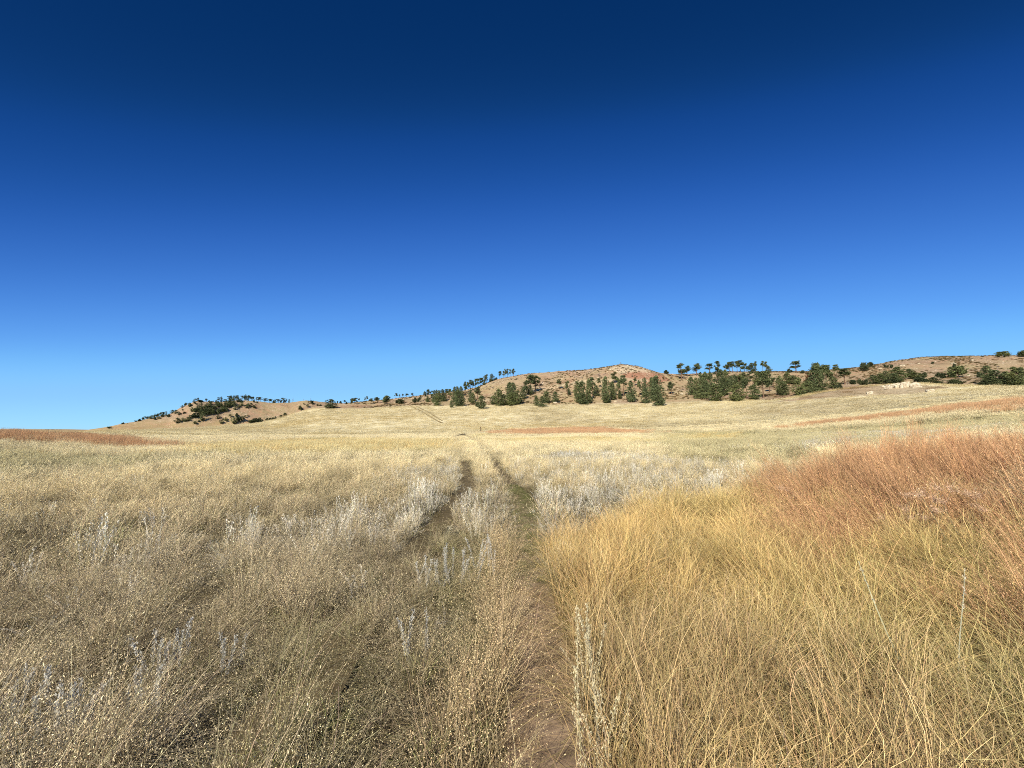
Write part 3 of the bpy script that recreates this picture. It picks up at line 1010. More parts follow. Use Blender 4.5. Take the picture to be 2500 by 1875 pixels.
        for s, nm in enumerate(SPECIES):
            m = ok & (sp == s)
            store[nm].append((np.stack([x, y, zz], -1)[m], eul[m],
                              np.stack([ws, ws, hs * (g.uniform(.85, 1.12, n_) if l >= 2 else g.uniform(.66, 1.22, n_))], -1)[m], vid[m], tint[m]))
    # short litter and stubble in the path
    n = 16000
    i = g.integers(0, len(PATH) - 1, n)
    wx = g.uniform(-.26, .26, n)
    x, y = PATH[i, 0] + wx, PATH[i, 1] + g.uniform(-.2, .2, n)
    keep = (y > .5) & (y < 12) & (g.uniform(0, 1, n) < np.where(y > 3.3, 1.0, .22 + .40 * smooth(2.0, 3.2, y) + .55 * (np.abs(wx) > .15)))
    x, y = x[keep], y[keep]
    n = len(x)
    store['green'].append((np.stack([x, y, H(x, y)], -1), np.stack([g.normal(0, .2, n), g.normal(0, .2, n), g.uniform(0, 6.28, n)], -1),
                           np.stack([np.full(n, .7), np.full(n, .7), g.uniform(.05, .40, n)], -1), g.integers(0, NVAR, n),
                           np.where((y > 4.2)[:, None], lin(126, 126, 78), lin(170, 146, 108)) * g.uniform(.8, 1.15, (n, 1))))
    names = {'tan': ('tan_grass', 'pale tan seeding grass covering the prairie'), 'gold': ('golden_grass', 'golden wavy grass right of the footpath'),
             'rust': ('rust_grass', 'tall rust coloured bunchgrass standing on the rises'), 'sage': ('white_sage', 'silver white sage stems growing among the grass'),
             'green': ('green_grass', 'short olive green grass between the taller stems')}
    for nm in SPECIES:
        cat = [np.concatenate([s[k] for s in store[nm]]) for k in range(5)]
        protos = []
        for l in range(len(LOD)):
            for v in range(NVAR):
                V, F, C = proto(nm, l, v)
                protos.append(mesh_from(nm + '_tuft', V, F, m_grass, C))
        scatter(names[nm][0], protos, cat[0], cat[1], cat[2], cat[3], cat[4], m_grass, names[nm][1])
        print(nm, len(cat[0]))


sow()

#TREES#
# ------------------------------------------------------------------ low scrub and loose stones on the hills
def hill_points(n, g, rlo=225, rhi=480, a0=-25, a1=60):
    r = np.sqrt(g.uniform(rlo ** 2, rhi ** 2, n))
    a = g.uniform(a0 * DEG, a1 * DEG, n)
    x, y = np.sin(a) * r, np.cos(a) * r
    ok = (hill_mask(x, y) > .5) & (r < R11(a) + 12)
    return x[ok], y[ok]


def lump(seed, nseg=7, squash=.7, rough=.3):
    import bmesh
    bm = bmesh.new()
    bmesh.ops.create_icosphere(bm, subdivisions=1, radius=1)
    g = random.Random(seed)
    for v in bm.verts:
        v.co *= 1 + g.uniform(-rough, rough)
        v.co.z *= squash
    bm.faces.ensure_lookup_table()
    V = np.array([v.co[:] for v in bm.verts])
    F = np.array([[v.index for v in f.verts] + [f.verts[2].index] for f in bm.faces])
    bm.free()
    return V, F


def tri_mesh(name, V, F, mat, tone):
    me = bpy.data.meshes.new(name)
    me.from_pydata([tuple(v) for v in V], [], [tuple(f[:3]) for f in F])
    me.materials.append(mat)
    at = me.color_attributes.new('tone', 'FLOAT_COLOR', 'POINT')
    c = np.ones((len(V), 4), np.float32)
    c[:, :3] = tone
    at.data.foreach_set('color', c.ravel())
    return me


g = np.random.default_rng(5)
protos = []
for v in range(4):
    a = ribbons(70, .5, .35, .8, .10, .5, .4, 2, 900 + v, tone=(1, 1, 1), tonev=.3, base_dark=.6)
    b = flecks(a[3], 3, .3, 1, .1, .16, .5, v, (.9, .9, .9))
    V, F, C = join([a[:3], b])
    protos.append(mesh_from('scrub_clump', V, F, m_grass, C))
x, y = hill_points(26000, g)
keep = (fbm(x, y, 16, 71) + .5 * fbm(x, y, 4, 72)) > -.05
x, y = x[keep], y[keep]
n = len(x)
x2, y2 = hill_points(26000, g, 770, 930, -52, -10)
k2 = fbm(x2, y2, 45, 76, 4) + .5 * fbm(x2, y2, 12, 77) > -.1
x2, y2 = x2[k2], y2[k2]
x, y = np.concatenate([x, x2]), np.concatenate([y, y2])
nn = len(x)
s = np.concatenate([g.uniform(.4, 1.15, n), g.uniform(1.0, 2.6, len(x2))])
u = g.uniform(0, 1, nn)[:, None]
tint = np.where(u < .45, lin(120, 104, 68), np.where(u < .8, lin(150, 124, 88), lin(86, 84, 50)))
scatter('hill_scrub', protos, np.stack([x, y, H(x, y)], -1), np.stack([0 * x, 0 * x, g.uniform(0, 6.28, nn)], -1),
        np.stack([s, s, s * .8], -1), g.integers(0, 4, nn), tint * g.uniform(.8, 1.2, (nn, 1)), m_grass, 'low brown scrub and tufts on the hill slopes')

m_stone = grass_mat('pale_stone', True, 0.0)
protos = [tri_mesh('loose_stone', *lump(40 + v, squash=.55, rough=.28), m_stone, (1, 1, 1)) for v in range(4)]
x, y = hill_points(30000, g)
rr_, aa = np.hypot(x, y), np.arctan2(x, y)
keep = (fbm(x, y, 13, 74, 4) > .18) | ((rr_ > R11(aa) - 12) & (g.uniform(0, 1, len(x)) < .5))
keep &= g.uniform(0, 1, len(x)) < .5
x, y = x[keep], y[keep]
x2, y2 = hill_points(5200, g, 770, 915, -38, -15)
k2 = fbm(x2, y2, 30, 75) > .15
x, y, n = np.concatenate([x, x2[k2]]), np.concatenate([y, y2[k2]]), len(x)
nn = len(x)
s = g.uniform(.12, .5, nn) ** 1.2
s[n:] *= 3.2
tint = np.where(g.uniform(0, 1, (nn, 1)) < .6, lin(196, 178, 148), lin(178, 146, 118))
scatter('loose_stones', protos, np.stack([x, y, H(x, y)], -1), np.stack([g.normal(0, .2, nn), g.normal(0, .2, nn), g.uniform(0, 6.28, nn)], -1),
        np.stack([s * g.uniform(.7, 1.5, nn), s, s * .8], -1), g.integers(0, 4, nn), tint, m_stone, 'pale loose stones strewn over the hill slopes')

# ------------------------------------------------------------------ tree prototypes (unit height 1, spread 1 wide)
def leaf_mat(name, col, trans=.15):
    m, nt, out = new_mat(name)
    a = N(nt, 'ShaderNodeAttribute', attribute_name='tone', attribute_type='GEOMETRY')
    c = mixrgb(nt, 'MULTIPLY', a.outputs['Color'], tuple(col))
    oi = N(nt, 'ShaderNodeObjectInfo')
    rp = ramp(nt, oi.outputs['Random'], [(0, (.78, .80, .74)), (.5, (1, 1, 1)), (1, (1.28, 1.2, 1.0))])
    c = mixrgb(nt, 'MULTIPLY', c, rp)
    d, t, mx = N(nt, 'ShaderNodeBsdfDiffuse'), N(nt, 'ShaderNodeBsdfTranslucent'), N(nt, 'ShaderNodeMixShader')
    mx.inputs[0].default_value = trans
    nt.links.new(c, d.inputs[0])
    nt.links.new(c, t.inputs[0])
    nt.links.new(d.outputs[0], mx.inputs[1])
    nt.links.new(t.outputs[0], mx.inputs[2])
    nt.links.new(mx.outputs[0], out.inputs[0])
    return m


m_needle = leaf_mat('pine_needles', (.15, .175, .08))
m_juniper = leaf_mat('juniper_leaves', (.085, .10, .05))
m_brownneedle = leaf_mat('dead_brown_needles', (.30, .17, .085))
m_bark = simple_mat('pine_bark', tuple(lin(74, 58, 46)), tuple(lin(138, 108, 84)), 3, .95)
m_deadwood = simple_mat('weathered_grey_wood', tuple(lin(92, 80, 70)), tuple(lin(160, 146, 130)), 3, .95)


def tube(P, R, sides=5):
    """Tapering tube along points P with radii R."""
    P = np.asarray(P, float)
    n = len(P)
    T = np.gradient(P, axis=0)
    T /= np.linalg.norm(T, axis=1)[:, None] + 1e-9
    ref = np.where(np.abs(T[:, 2:3]) > .9, [[1., 0, 0]], [[0, 0, 1.]])
    A = np.cross(T, ref)
    A /= np.linalg.norm(A, axis=1)[:, None]
    B = np.cross(T, A)
    th = np.linspace(0, 2 * math.pi, sides, endpoint=False)
    V = P[:, None] + np.asarray(R)[:, None, None] * (A[:, None] * np.cos(th)[None, :, None] + B[:, None] * np.sin(th)[None, :, None])
    idx = np.arange(n * sides).reshape(n, sides)
    nx = np.roll(idx, -1, 1)
    F = np.stack([idx[:-1], nx[:-1], nx[1:], idx[1:]], -1).reshape(-1, 4)
    return V.reshape(-1, 3), F, np.ones((n * sides, 3))


def profile(kind, t):
    if kind == 'full':
        return np.interp(t, [0, .1, .3, .55, .8, .93, 1], [.5, .78, 1, .95, .68, .42, .12])
    if kind == 'tall':
        return np.interp(t, [0, .15, .4, .7, .9, 1], [.45, .85, 1, .8, .5, .2])
    if kind == 'umbrella':
        return np.interp(t, [0, .2, .5, .8, 1], [.7, 1, .95, .7, .25])
    return np.interp(t, [0, .2, .5, .8, 1], [.8, 1, .95, .7, .2])      # round


Z0 = {'full': .05, 'tall': .30, 'umbrella': .26, 'round': .02}


def make_crown(kind, seed, ncl, nleaf, leaf, ratio):
    """Needle clumps at the ends of limbs; ratio = height / width, so that clumps come out round."""
    g = np.random.default_rng(seed)
    z0 = Z0[kind]
    t = g.uniform(0, 1, ncl) ** (1.15 if kind != 'tall' else .9)
    a = g.uniform(0, 2 * math.pi, ncl)
    lob = 1 + .30 * np.sin(a * 2 + g.uniform(0, 6)) * np.sin(t * 5 + g.uniform(0, 6)) + .26 * np.sin(a * 3 + t * 9 + g.uniform(0, 6))
    rad = .46 * profile(kind, t) * lob * g.uniform(.05, 1.05, ncl) ** .55
    rad *= np.where(g.uniform(0, 1, ncl) < .1, 1.2, 1)
    c = np.stack([np.cos(a) * rad, np.sin(a) * rad, z0 + (1 - z0) * t * .97 - .04 * rad * (kind == 'full')], -1)
    if kind in ('tall', 'umbrella', 'round'):
        nl = {'tall': 9, 'umbrella': 11, 'round': 9}[kind]
        tl = g.uniform(.12, .95, nl)
        al = g.uniform(0, 6.28, nl)
        rl = .30 * profile(kind, tl) * g.uniform(.5, 1.15, nl)
        lc = np.stack([np.cos(al) * rl, np.sin(al) * rl, z0 + (1 - z0) * tl], -1)
        w_ = g.uniform(.10, .19, nl)
        q = g.integers(0, nl, ncl)
        c = lc[q] + g.normal(0, 1, (ncl, 3)) * w_[q][:, None] * np.array([.62, .62, .95 / ratio])
        c[:, 2] = np.clip(c[:, 2], .02, .985)
    tone = g.uniform(.6, 1.35, ncl)
    cs = ({'round': .10, 'full': .105}.get(kind, .085)) * g.uniform(.6, 1.25, ncl) * (1 - .35 * t)
    k = ncl * nleaf
    i = np.repeat(np.arange(ncl), nleaf)
    off = g.normal(0, 1, (k, 3)) * .55
    off *= cs[i][:, None]
    off[:, 2] *= .9 / ratio
    p = c[i] + off
    d = g.normal(0, 1, (k, 3))
    d /= np.linalg.norm(d, axis=1)[:, None]
    e = np.cross(d, g.normal(0, 1, (k, 3)))
    e /= np.linalg.norm(e, axis=1)[:, None]
    s = leaf * g.uniform(.5, 1.4, (k, 1))
    sc = np.array([1, 1, 1 / ratio])
    V = np.stack([p - d * s * sc, p + e * s * .5 * sc, p + d * s * sc, p - e * s * .5 * sc], 1)
    V[..., 2] = np.maximum(V[..., 2], .005)
    F = np.arange(k * 4).reshape(k, 4)
    C = np.repeat((tone[i] * g.uniform(.8, 1.2, k))[:, None, None], 4, 1) * np.array([1, 1, 1])
    return (V.reshape(-1, 3), F, C.reshape(-1, 3)), c


def make_trunk(kind, seed, centres, ratio, top=.93, thick=.016, limbs=14):
    g = np.random.default_rng(seed + 50)
    zz = np.linspace(0, top, 7)
    wob = np.cumsum(g.normal(0, .006, (7, 2)), 0) * ratio * .6
    P = np.stack([wob[:, 0], wob[:, 1], zz], -1)
    R = thick * ratio * (1.25 - zz)
    R[0] *= 1.35
    parts = [tube(P, R, 6)]
    pick = g.permutation(len(centres))[:limbs]
    for q in pick:
        c = centres[q]
        z = max(.05, c[2] - g.uniform(.01, .07))
        s0 = np.array([np.interp(z, zz, P[:, 0]), np.interp(z, zz, P[:, 1]), z])
        parts.append(tube([s0, (s0 + c) / 2 + [0, 0, -.008], c], [thick * ratio * .42, thick * ratio * .25, thick * ratio * .1], 4))
    return join(parts)


def make_dead(seed, ratio):
    g = np.random.default_rng(seed)
    zz = np.linspace(0, 1, 8)
    P = np.stack([np.cumsum(g.normal(0, .02, 8)), np.cumsum(g.normal(0, .02, 8)), zz], -1)
    tr = tube(P, .035 * (1.1 - zz * .95), 5)
    br = []
    for k in range(16):
        z = g.uniform(.25, .95)
        a = g.uniform(0, 6.28)
        L = .42 * (1.15 - z) * g.uniform(.6, 1.2)
        s0 = np.array([np.interp(z, zz, P[:, 0]), np.interp(z, zz, P[:, 1]), z])
        e = s0 + np.array([math.cos(a) * L, math.sin(a) * L, L * g.uniform(-.05, .35) / ratio])
        br.append(tube([s0, (s0 + e) / 2 + [0, 0, .02], e], [.012, .008, .004], 4))
        for q in range(2):
            e2 = e + np.array([math.cos(a + g.uniform(-1, 1)), math.sin(a + g.uniform(-1, 1)), g.uniform(-.3, .5) / ratio]) * L * .4
            br.append(tube([(s0 + e) / 2, e2], [.006, .003], 3))
    return tr, join(br)


PROTO = {}
NV = 6
for kind, ratio, thick in (('full', 2.2, .016), ('tall', 2.8, .013), ('umbrella', 1.0, .016), ('round', .9, .018)):
    for v in range(NV):
        for lod, (ncl, nleaf, leaf) in enumerate([(280, 20, .040), (90, 9, .085)]):
            if kind == 'round':
                ncl, leaf = int(ncl * .8), leaf * 1.15
            cr, cen = make_crown(kind, 10 * v + {'full': 1, 'tall': 2, 'umbrella': 3, 'round': 4}[kind] * 100, ncl, nleaf, leaf, ratio)
            tk = make_trunk(kind, v, cen, ratio, .93 if kind != 'round' else .5, thick, 18 if kind in ('tall', 'umbrella') else 10)
            mt = m_juniper if kind == 'round' else m_needle
            PROTO[(kind, v, lod)] = (mesh_from('trunk', tk[0], tk[1], m_bark, tk[2], True), mesh_from('crown', cr[0], cr[1], mt, cr[2]))
            if kind == 'full' and lod == 0 and v < 2:
                PROTO[('brown', v, lod)] = (PROTO[(kind, v, lod)][0], mesh_from('crown', cr[0], cr[1], m_brownneedle, cr[2]))
for v in range(4):
    tr, br = make_dead(500 + v, 2)
    tr = join([tr, br])
    PROTO[('dead', v, 0)] = (mesh_from('trunk', tr[0], tr[1], m_deadwood, tr[2], True), None)

# crop origins and scales in which the trees were measured: source px -> 2212 frame
K = 2212 / 2500
CROP = {1: (0, 880, 620 / 2212), 2: (580, 860, 420 / 2212), 3: (940, 860, 420 / 2212), 4: (1300, 860, 420 / 2212),
        5: (1640, 840, 460 / 2212), 6: (2040, 820, 460 / 2212), 7: (200, 930, 320 / 2212), 8: (460, 940, 260 / 2212)}
T = {
 1: "397,608,602,c10 420,612,600,b14 460,614,602,c30 495,612,606,c10 530,613,606,c16",
 2: "1195,724,603,a125 810,742,690,c55 1283,646,630,c18 1322,657,628,c30 1378,662,617,b30 1400,667,638,c24 1468,650,600,c40 1508,668,588,b75 1560,622,594,b26 "
    "1635,614,573,b18 1660,617,569,b26 1713,668,596,b60 1797,655,572,b66 1885,645,574,b40 1912,662,568,u100 1947,640,560,b36 2095,662,608,c100 2040,658,618,c50 "
    "712,628,584,d20 850,618,592,d16 941,614,571,d12 850,678,648,b20 913,664,622,b22 950,668,625,c44 900,714,668,b36 1030,704,668,b36 1065,694,670,c40",
 3: "140,592,530,b34 187,582,543,b20 228,582,536,b24 280,580,533,b46 350,574,523,b34 160,657,618,c50 205,660,610,c70 380,647,588,c60 430,642,590,c40 455,632,563,b36 "
    "510,612,498,b34 548,602,483,b44 590,602,488,b50 545,642,560,a44 630,642,488,a60 665,692,556,a84 660,622,482,a60 690,622,488,a60 735,622,476,a84 790,602,478,b50 760,632,560,a60 "
    "830,612,478,b46 855,717,618,a50 890,642,448,a70 925,622,442,a60 940,697,488,a104 990,692,560,a70 975,562,438,a60 1025,522,383,b44 1035,542,430,b50 1068,502,378,b40 1100,492,360,b50 "
    "1125,482,358,b40 1165,472,346,b44 1195,452,343,b40 1225,442,333,b44 1245,432,333,b40 1100,642,488,a66 1130,662,520,a60 1190,602,452,b90 1240,730,558,a100 1190,702,650,c60 "
    "1278,402,292,b34 1305,402,288,b46 1275,422,358,a40 1372,352,278,a54 1350,377,344,c30 1430,352,324,c34 1405,357,340,c26 1475,352,248,b44 1523,337,243,b26 1543,337,219,b34 1575,327,216,b34 "
    "1608,307,223,b30 1652,317,214,b50 1675,312,278,d16 1715,307,263,d24 1390,672,558,a80 1460,692,478,a116 1530,682,538,a90 1600,602,390,a90 1640,662,398,a120 1700,672,498,a110 1620,687,518,a110 "
    "1740,652,588,a70 1800,562,350,b74 1780,602,448,a70 1870,522,298,b100 1935,502,308,b100 1985,442,308,b60 1860,542,420,a74",
 4: "50,692,558,a60 125,707,568,a94 185,652,498,a90 295,652,508,a84 343,472,355,b64 450,552,373,b54 475,552,482,c44 580,642,383,a90 640,662,378,a114 665,672,538,a116 725,622,348,a64 735,652,558,a74 "
    "770,562,330,b84 820,562,428,a84 855,452,338,b44 945,642,318,a96 955,652,538,a96 1040,402,248,b96 1030,562,380,a84 1040,612,498,a76 1110,592,338,b66 1125,602,498,c50 1175,562,308,b88 "
    "1270,642,368,a104 1320,432,328,b44 1375,562,348,b40 1445,562,328,a74 1460,657,468,a104 1540,602,330,a100 1600,622,308,a130 1625,692,448,a146 1580,562,320,a100 1790,542,368,b74 1720,280,234,c60 "
    "1920,352,128,b116 1990,312,168,b74 2110,302,138,b94 2160,277,256,c34 1035,184,133,d12 1135,164,122,d40 1290,182,148,d14 670,247,212,d40 745,228,198,d44 860,332,238,d50",
 5: "445,342,233,b84 535,302,206,b54 640,332,238,b56 680,332,213,b56 715,337,210,b54 770,332,208,b54 805,332,198,b74 850,337,211,b70 900,332,253,b44 985,300,208,b38 1070,320,203,b42 1108,315,210,b44 "
    "1140,332,256,a50 945,342,223,a84 1460,337,205,b104 1385,337,293,c54 1530,347,310,c50 235,602,386,a84 300,642,398,a84 355,642,358,a84 400,562,328,a94 400,642,438,a94 460,602,338,a94 515,672,468,a146 "
    "540,452,278,b90 590,562,300,a94 640,502,308,a94 620,602,398,a104 700,562,378,a94 770,672,458,a136 740,522,358,a84 790,522,348,b80 850,482,338,a94 885,642,418,b94 920,442,328,b60 975,652,478,a116 "
    "1010,482,328,a84 1080,632,336,b124 1130,482,308,a84 1150,562,420,b60 1200,512,398,b54 1275,592,378,a84 1320,602,448,a104 1360,462,328,a74 1430,472,368,a94 1500,612,398,a104 1620,562,333,e100 "
    "1600,592,428,a104 1700,572,258,a136 1720,402,232,u120 1740,572,398,a116 1825,552,260,b104 1900,522,378,a104 1970,527,468,c76 1935,402,248,b64 2030,472,298,b120 2080,507,418,d60 2125,472,423,c60",
 6: "200,567,518,c64 295,577,513,c64 360,577,518,c54 445,562,458,a94 530,562,443,a94 590,502,408,a80 620,562,498,c80 740,522,366,a136 690,562,438,a104 720,562,518,c120 355,407,318,c94 410,367,310,c64 "
    "497,387,338,d34 580,372,338,c30 613,374,350,c26 663,377,338,c36 870,482,388,a94 920,502,428,a116 1000,482,438,c50 1053,487,435,c46 990,562,488,c124 1065,562,508,c84 1160,572,483,a124 1285,577,553,c84 "
    "1135,327,303,c34 1392,364,323,c32 1195,482,433,c74 1260,497,443,c66 1365,492,428,c84 1445,487,366,u160 1405,582,513,c136 1680,487,428,c74 1710,592,548,c64 1800,572,352,a120 1810,592,468,a124 "
    "1910,502,342,d96 1900,592,398,a136 2010,592,428,a136 2120,592,366,a136 2090,592,478,a124 2200,592,368,a110 1955,250,190,u118 2208,246,176,u90",
 7: "468,804,773,c56 575,844,827,c60 690,730,701,c42 765,720,709,c14 900,694,670,c30 965,680,643,c56 1030,657,618,c44 1065,642,595,b36 1100,637,603,c40 1140,632,598,c44 1175,642,576,a54 1225,592,560,c30 "
    "1272,587,556,c46 1232,657,613,c50 1293,642,590,a50 1340,587,528,a62 1358,612,573,c50 1415,587,510,a36 1380,547,528,c26 1457,607,558,c54 1523,552,485,a54 1580,557,485,a54 1635,577,523,a56 1692,452,410,a42 "
    "1740,414,373,c34 1758,407,373,c34 1812,427,366,a44 1830,432,393,c44 1890,362,308,a34 1925,337,298,b34 1955,322,281,b28 1990,352,318,c80 2025,354,333,c50 2100,347,301,b34 2145,352,328,c24 1905,397,358,b34 "
    "1700,500,474,c24 1730,557,518,c40 1850,522,443,a50 1905,527,460,a50 1945,517,458,a40 1905,730,683,a44 1975,692,663,c26 1605,717,618,a60 1635,707,633,a40 1697,687,618,a40 1733,692,633,a40 1785,682,608,a70 "
    "1820,642,573,a50 1880,625,550,c90 1940,622,548,c70",
 8: "30,452,368,a50 130,397,353,b40 175,442,378,b40 280,747,556,a70 290,747,678,a60 335,652,560,a54 400,627,540,a60 460,622,556,a60 545,617,556,a50 510,602,498,a60 620,592,478,a60 720,562,468,a66 760,542,468,a70 "
    "610,702,618,a64 680,802,713,a64 775,737,670,a58 718,732,693,c34 800,762,723,c40 873,692,608,b54 1005,662,593,c66 945,802,668,a90 965,807,740,c80 1080,772,663,c124 1180,692,623,b34 1237,657,613,b34 "
    "853,592,530,d20 965,512,418,a64 950,442,348,a60 1045,472,398,a54 1100,442,338,a60 1215,482,398,a74 1240,432,378,a50 1300,452,373,a70 1365,487,428,c60 1400,422,398,c24 1305,322,238,b44 1335,317,238,b44 "
    "1415,322,253,b44 1360,362,308,c44 1425,377,338,c34 1490,332,243,b74 1460,332,258,b40 1575,342,278,b54 1610,352,273,b60 1680,362,288,b64 1715,357,288,b56 1765,372,323,c40 1795,372,313,c50 1865,372,288,b86 "
    "1920,367,318,c40 1970,352,268,b76 2000,367,318,c50 2037,332,288,b20 2090,352,288,a34 2170,337,263,d24 370,332,283,b34 430,352,313,b24 520,332,308,d16 135,807,748,a54 218,767,728,c40 "
    "1280,802,733,c84 1340,792,703,c100 1420,782,688,c100 1490,777,688,c90 1640,747,688,c74 1690,742,688,c74 1760,737,678,c70 1805,727,658,c50 1920,682,628,c74 2010,642,588,c84",
}
KIND = {'a': 'full', 'b': 'tall', 'c': 'round', 'd': 'dead', 'e': 'brown', 'u': 'umbrella'}
RMIN = {1: 2600, 2: 205, 3: 205, 4: 205, 5: 222, 6: 226, 7: 760, 8: 760}


def area_of(c, x, yb):
    if c == 1:
        return 'on the distant left horizon'
    if c == 7:
        return "on the far hill's left shoulder"
    if c == 8:
        if yb < 380:
            return 'on the far left hill skyline'
        return 'in the hollow below the far hill' if x > 1260 else "on the far left hill's lower slope"
    if c == 2 and x < 1080 and yb != 742:
        return 'on the bare knob right of the far hill'
    if c == 2 or (c == 3 and x < 400):
        return 'along the low ridge between the two hills'
    if c == 3:
        if yb < 545 and x < 1350 and x > 1000:
            return 'in the row climbing the middle hill'
        if yb < 420 and x > 1250 and x < 1800:
            return 'on the open skyline left of the peak'
        return 'in the grove left of the middle hill' if x < 1340 else 'on the left slope of the middle hill'
    if c == 4:
        if yb < 340:
            return 'on the middle hill peak' if x < 1500 else 'on the saddle right of the middle hill'
        return 'at the foot of the middle hill'
    if c == 5:
        return 'on the skyline above the pine wood' if yb < 350 else 'in the pine wood beside the middle hill'
    if yb < 420:
        return 'high on the right hill'
    return 'in the dense stand at the right edge' if x > 1700 else 'on the right hill behind the rock outcrop'


specs = []
for c, text in T.items():
    ox, oy, sc = CROP[c]
    for item in text.split():
        x, yb, yt, kw = item.split(',')
        x, yb, yt, w = float(x), float(yb), float(yt), float(kw[1:])
        rmin = RMIN[c]
        if c == 2 and x < 1080 and yb != 742:
            rmin = 760
        specs.append(dict(px=(ox + x * sc) * K, pb=(oy + yb * sc) * K, pt=(oy + yt * sc) * K, pw=w * sc * K, kind=KIND[kw[0]], area=area_of(c, x, yb),
                          rmin=rmin, crop=c))
# the dense belt on the far left hill
belt = np.array([(90, 540), (230, 430), (400, 370), (600, 320), (900, 262), (1050, 238), (1250, 250), (1260, 300), (1000, 350), (900, 410), (800, 550), (640, 575), (400, 610), (200, 600)], float)
gb = np.random.default_rng(9)
got = []
while len(got) < 74:
    q = gb.uniform([80, 238], [1270, 610])
    if inside(belt, q[:1], q[1:])[0] and all((q[0] - h[0]) ** 2 + (1.7 * (q[1] - h[1])) ** 2 > 34 ** 2 for h in got):
        got.append(q)
for q in got:
    hh, ww = gb.uniform(70, 100), gb.uniform(50, 74)
    ox, oy, sc = CROP[8]
    specs.append(dict(px=(ox + q[0] * sc) * K, pb=(oy + (q[1] + 30) * sc) * K, pt=(oy + (q[1] + 30 - hh) * sc) * K, pw=ww * sc * K, kind=('full', 'full', 'tall')[int(gb.integers(3))],
                      area='in the dense belt on the far hill', rmin=760, crop=8))

LOOK = {'full': ('full dark green pine', 'pine_tree', 'tree'), 'tall': ('bare-trunked green pine', 'pine_tree', 'tree'), 'umbrella': ('broad spreading pine', 'pine_tree', 'tree'),
        'brown': ('rust brown dying pine', 'pine_tree', 'tree'), 'round': ('low round dark juniper', 'juniper_bush', 'bush'), 'dead': ('leafless grey dead tree', 'dead_tree', 'tree')}


def ordinal(k):
    w = ['first', 'second', 'third', 'fourth', 'fifth', 'sixth', 'seventh', 'eighth', 'ninth', 'tenth', 'eleventh', 'twelfth']
    if k < 12:
        return w[k]
    k += 1
    return f"{k}{'th' if 10 <= k % 100 <= 20 else {1: 'st', 2: 'nd', 3: 'rd'}.get(k % 10, 'th')}"


byk = {}
for s in specs:
    byk.setdefault((s['kind'], s['area']), []).append(s)
for (kd, ar), L in byk.items():
    L.sort(key=lambda s: (s['px'], s['pb']))
    for q, s in enumerate(L):
        look = LOOK[kd][0]
        s['label'] = f"{look} {ar}" if len(L) == 1 else f"{look} {ar}, {ordinal(q)} from left"
gt = np.random.default_rng(21)


def stand(name, parts, loc, rotz, scale, label, cat, group):
    o = bpy.data.objects.new(name, None)
    COL.objects.link(o)
    o.location = loc
    o.rotation_euler = (0, 0, rotz)
    o.scale = scale
    o['label'], o['category'] = label, cat
    if group:
        o['group'] = group
    o.empty_display_size = .5
    for pn, me in parts:
        c = bpy.data.objects.new(pn, me)
        COL.objects.link(c)
        c.parent = o
    return o


first = {}
for s in specs:
    wx, wy = ground_at(s['px'], s['pb'], 0.0, s['rmin'])
    r = math.hypot(wx, wy)
    z = float(H(wx, wy))
    _, tt = ray_az_tan(s['px'], s['pt'])
    zt = EYE + r * float(tt)
    h = max(zt - z, .8)
    w = s['pw'] / FPX * r * math.cos(math.atan2(wx, wy))
    if s['crop'] in (7, 8):
        w *= 1.1
    lod = 1 if s['rmin'] > 700 else 0
    kd = s['kind']
    if kd == 'dead':
        v, lod = int(gt.integers(4)), 0
        w = max(w, h * .35)
    elif kd == 'brown':
        v = 0
    else:
        v = int(gt.integers(NV))
    key = (kd, v, lod)
    look = LOOK[kd]
    ks = {'tall': 1.32, 'full': 1.22}.get(kd, 1.12)
    scale = (w * ks, w * ks, h * 1.05)
    rz = gt.uniform(0, 6.28)
    grp = {'tree': 'pines and trees on the hills', 'bush': 'junipers on the hills'}[look[2]] + ', ' + s['area']
    if key not in first:
        pm = PROTO[key]
        first[key] = stand(look[1], [('trunk', pm[0])] + ([('crown', pm[1])] if pm[1] else []), (wx, wy, z - .1), rz, scale, s['label'], look[2], grp)
    else:
        src = first[key]
        o = src.copy()
        COL.objects.link(o)
        for ch in src.children:
            c = ch.copy()
            COL.objects.link(c)
            c.parent = o
        o.location, o.rotation_euler, o.scale = (wx, wy, z - .1), (0, 0, rz), scale
        o['label'], o['category'], o['group'] = s['label'], look[2], grp
print('trees', len(specs), {k: sum(LOOK[s['kind']][1] == k for s in specs) for k in ('pine_tree', 'juniper_bush', 'dead_tree')})

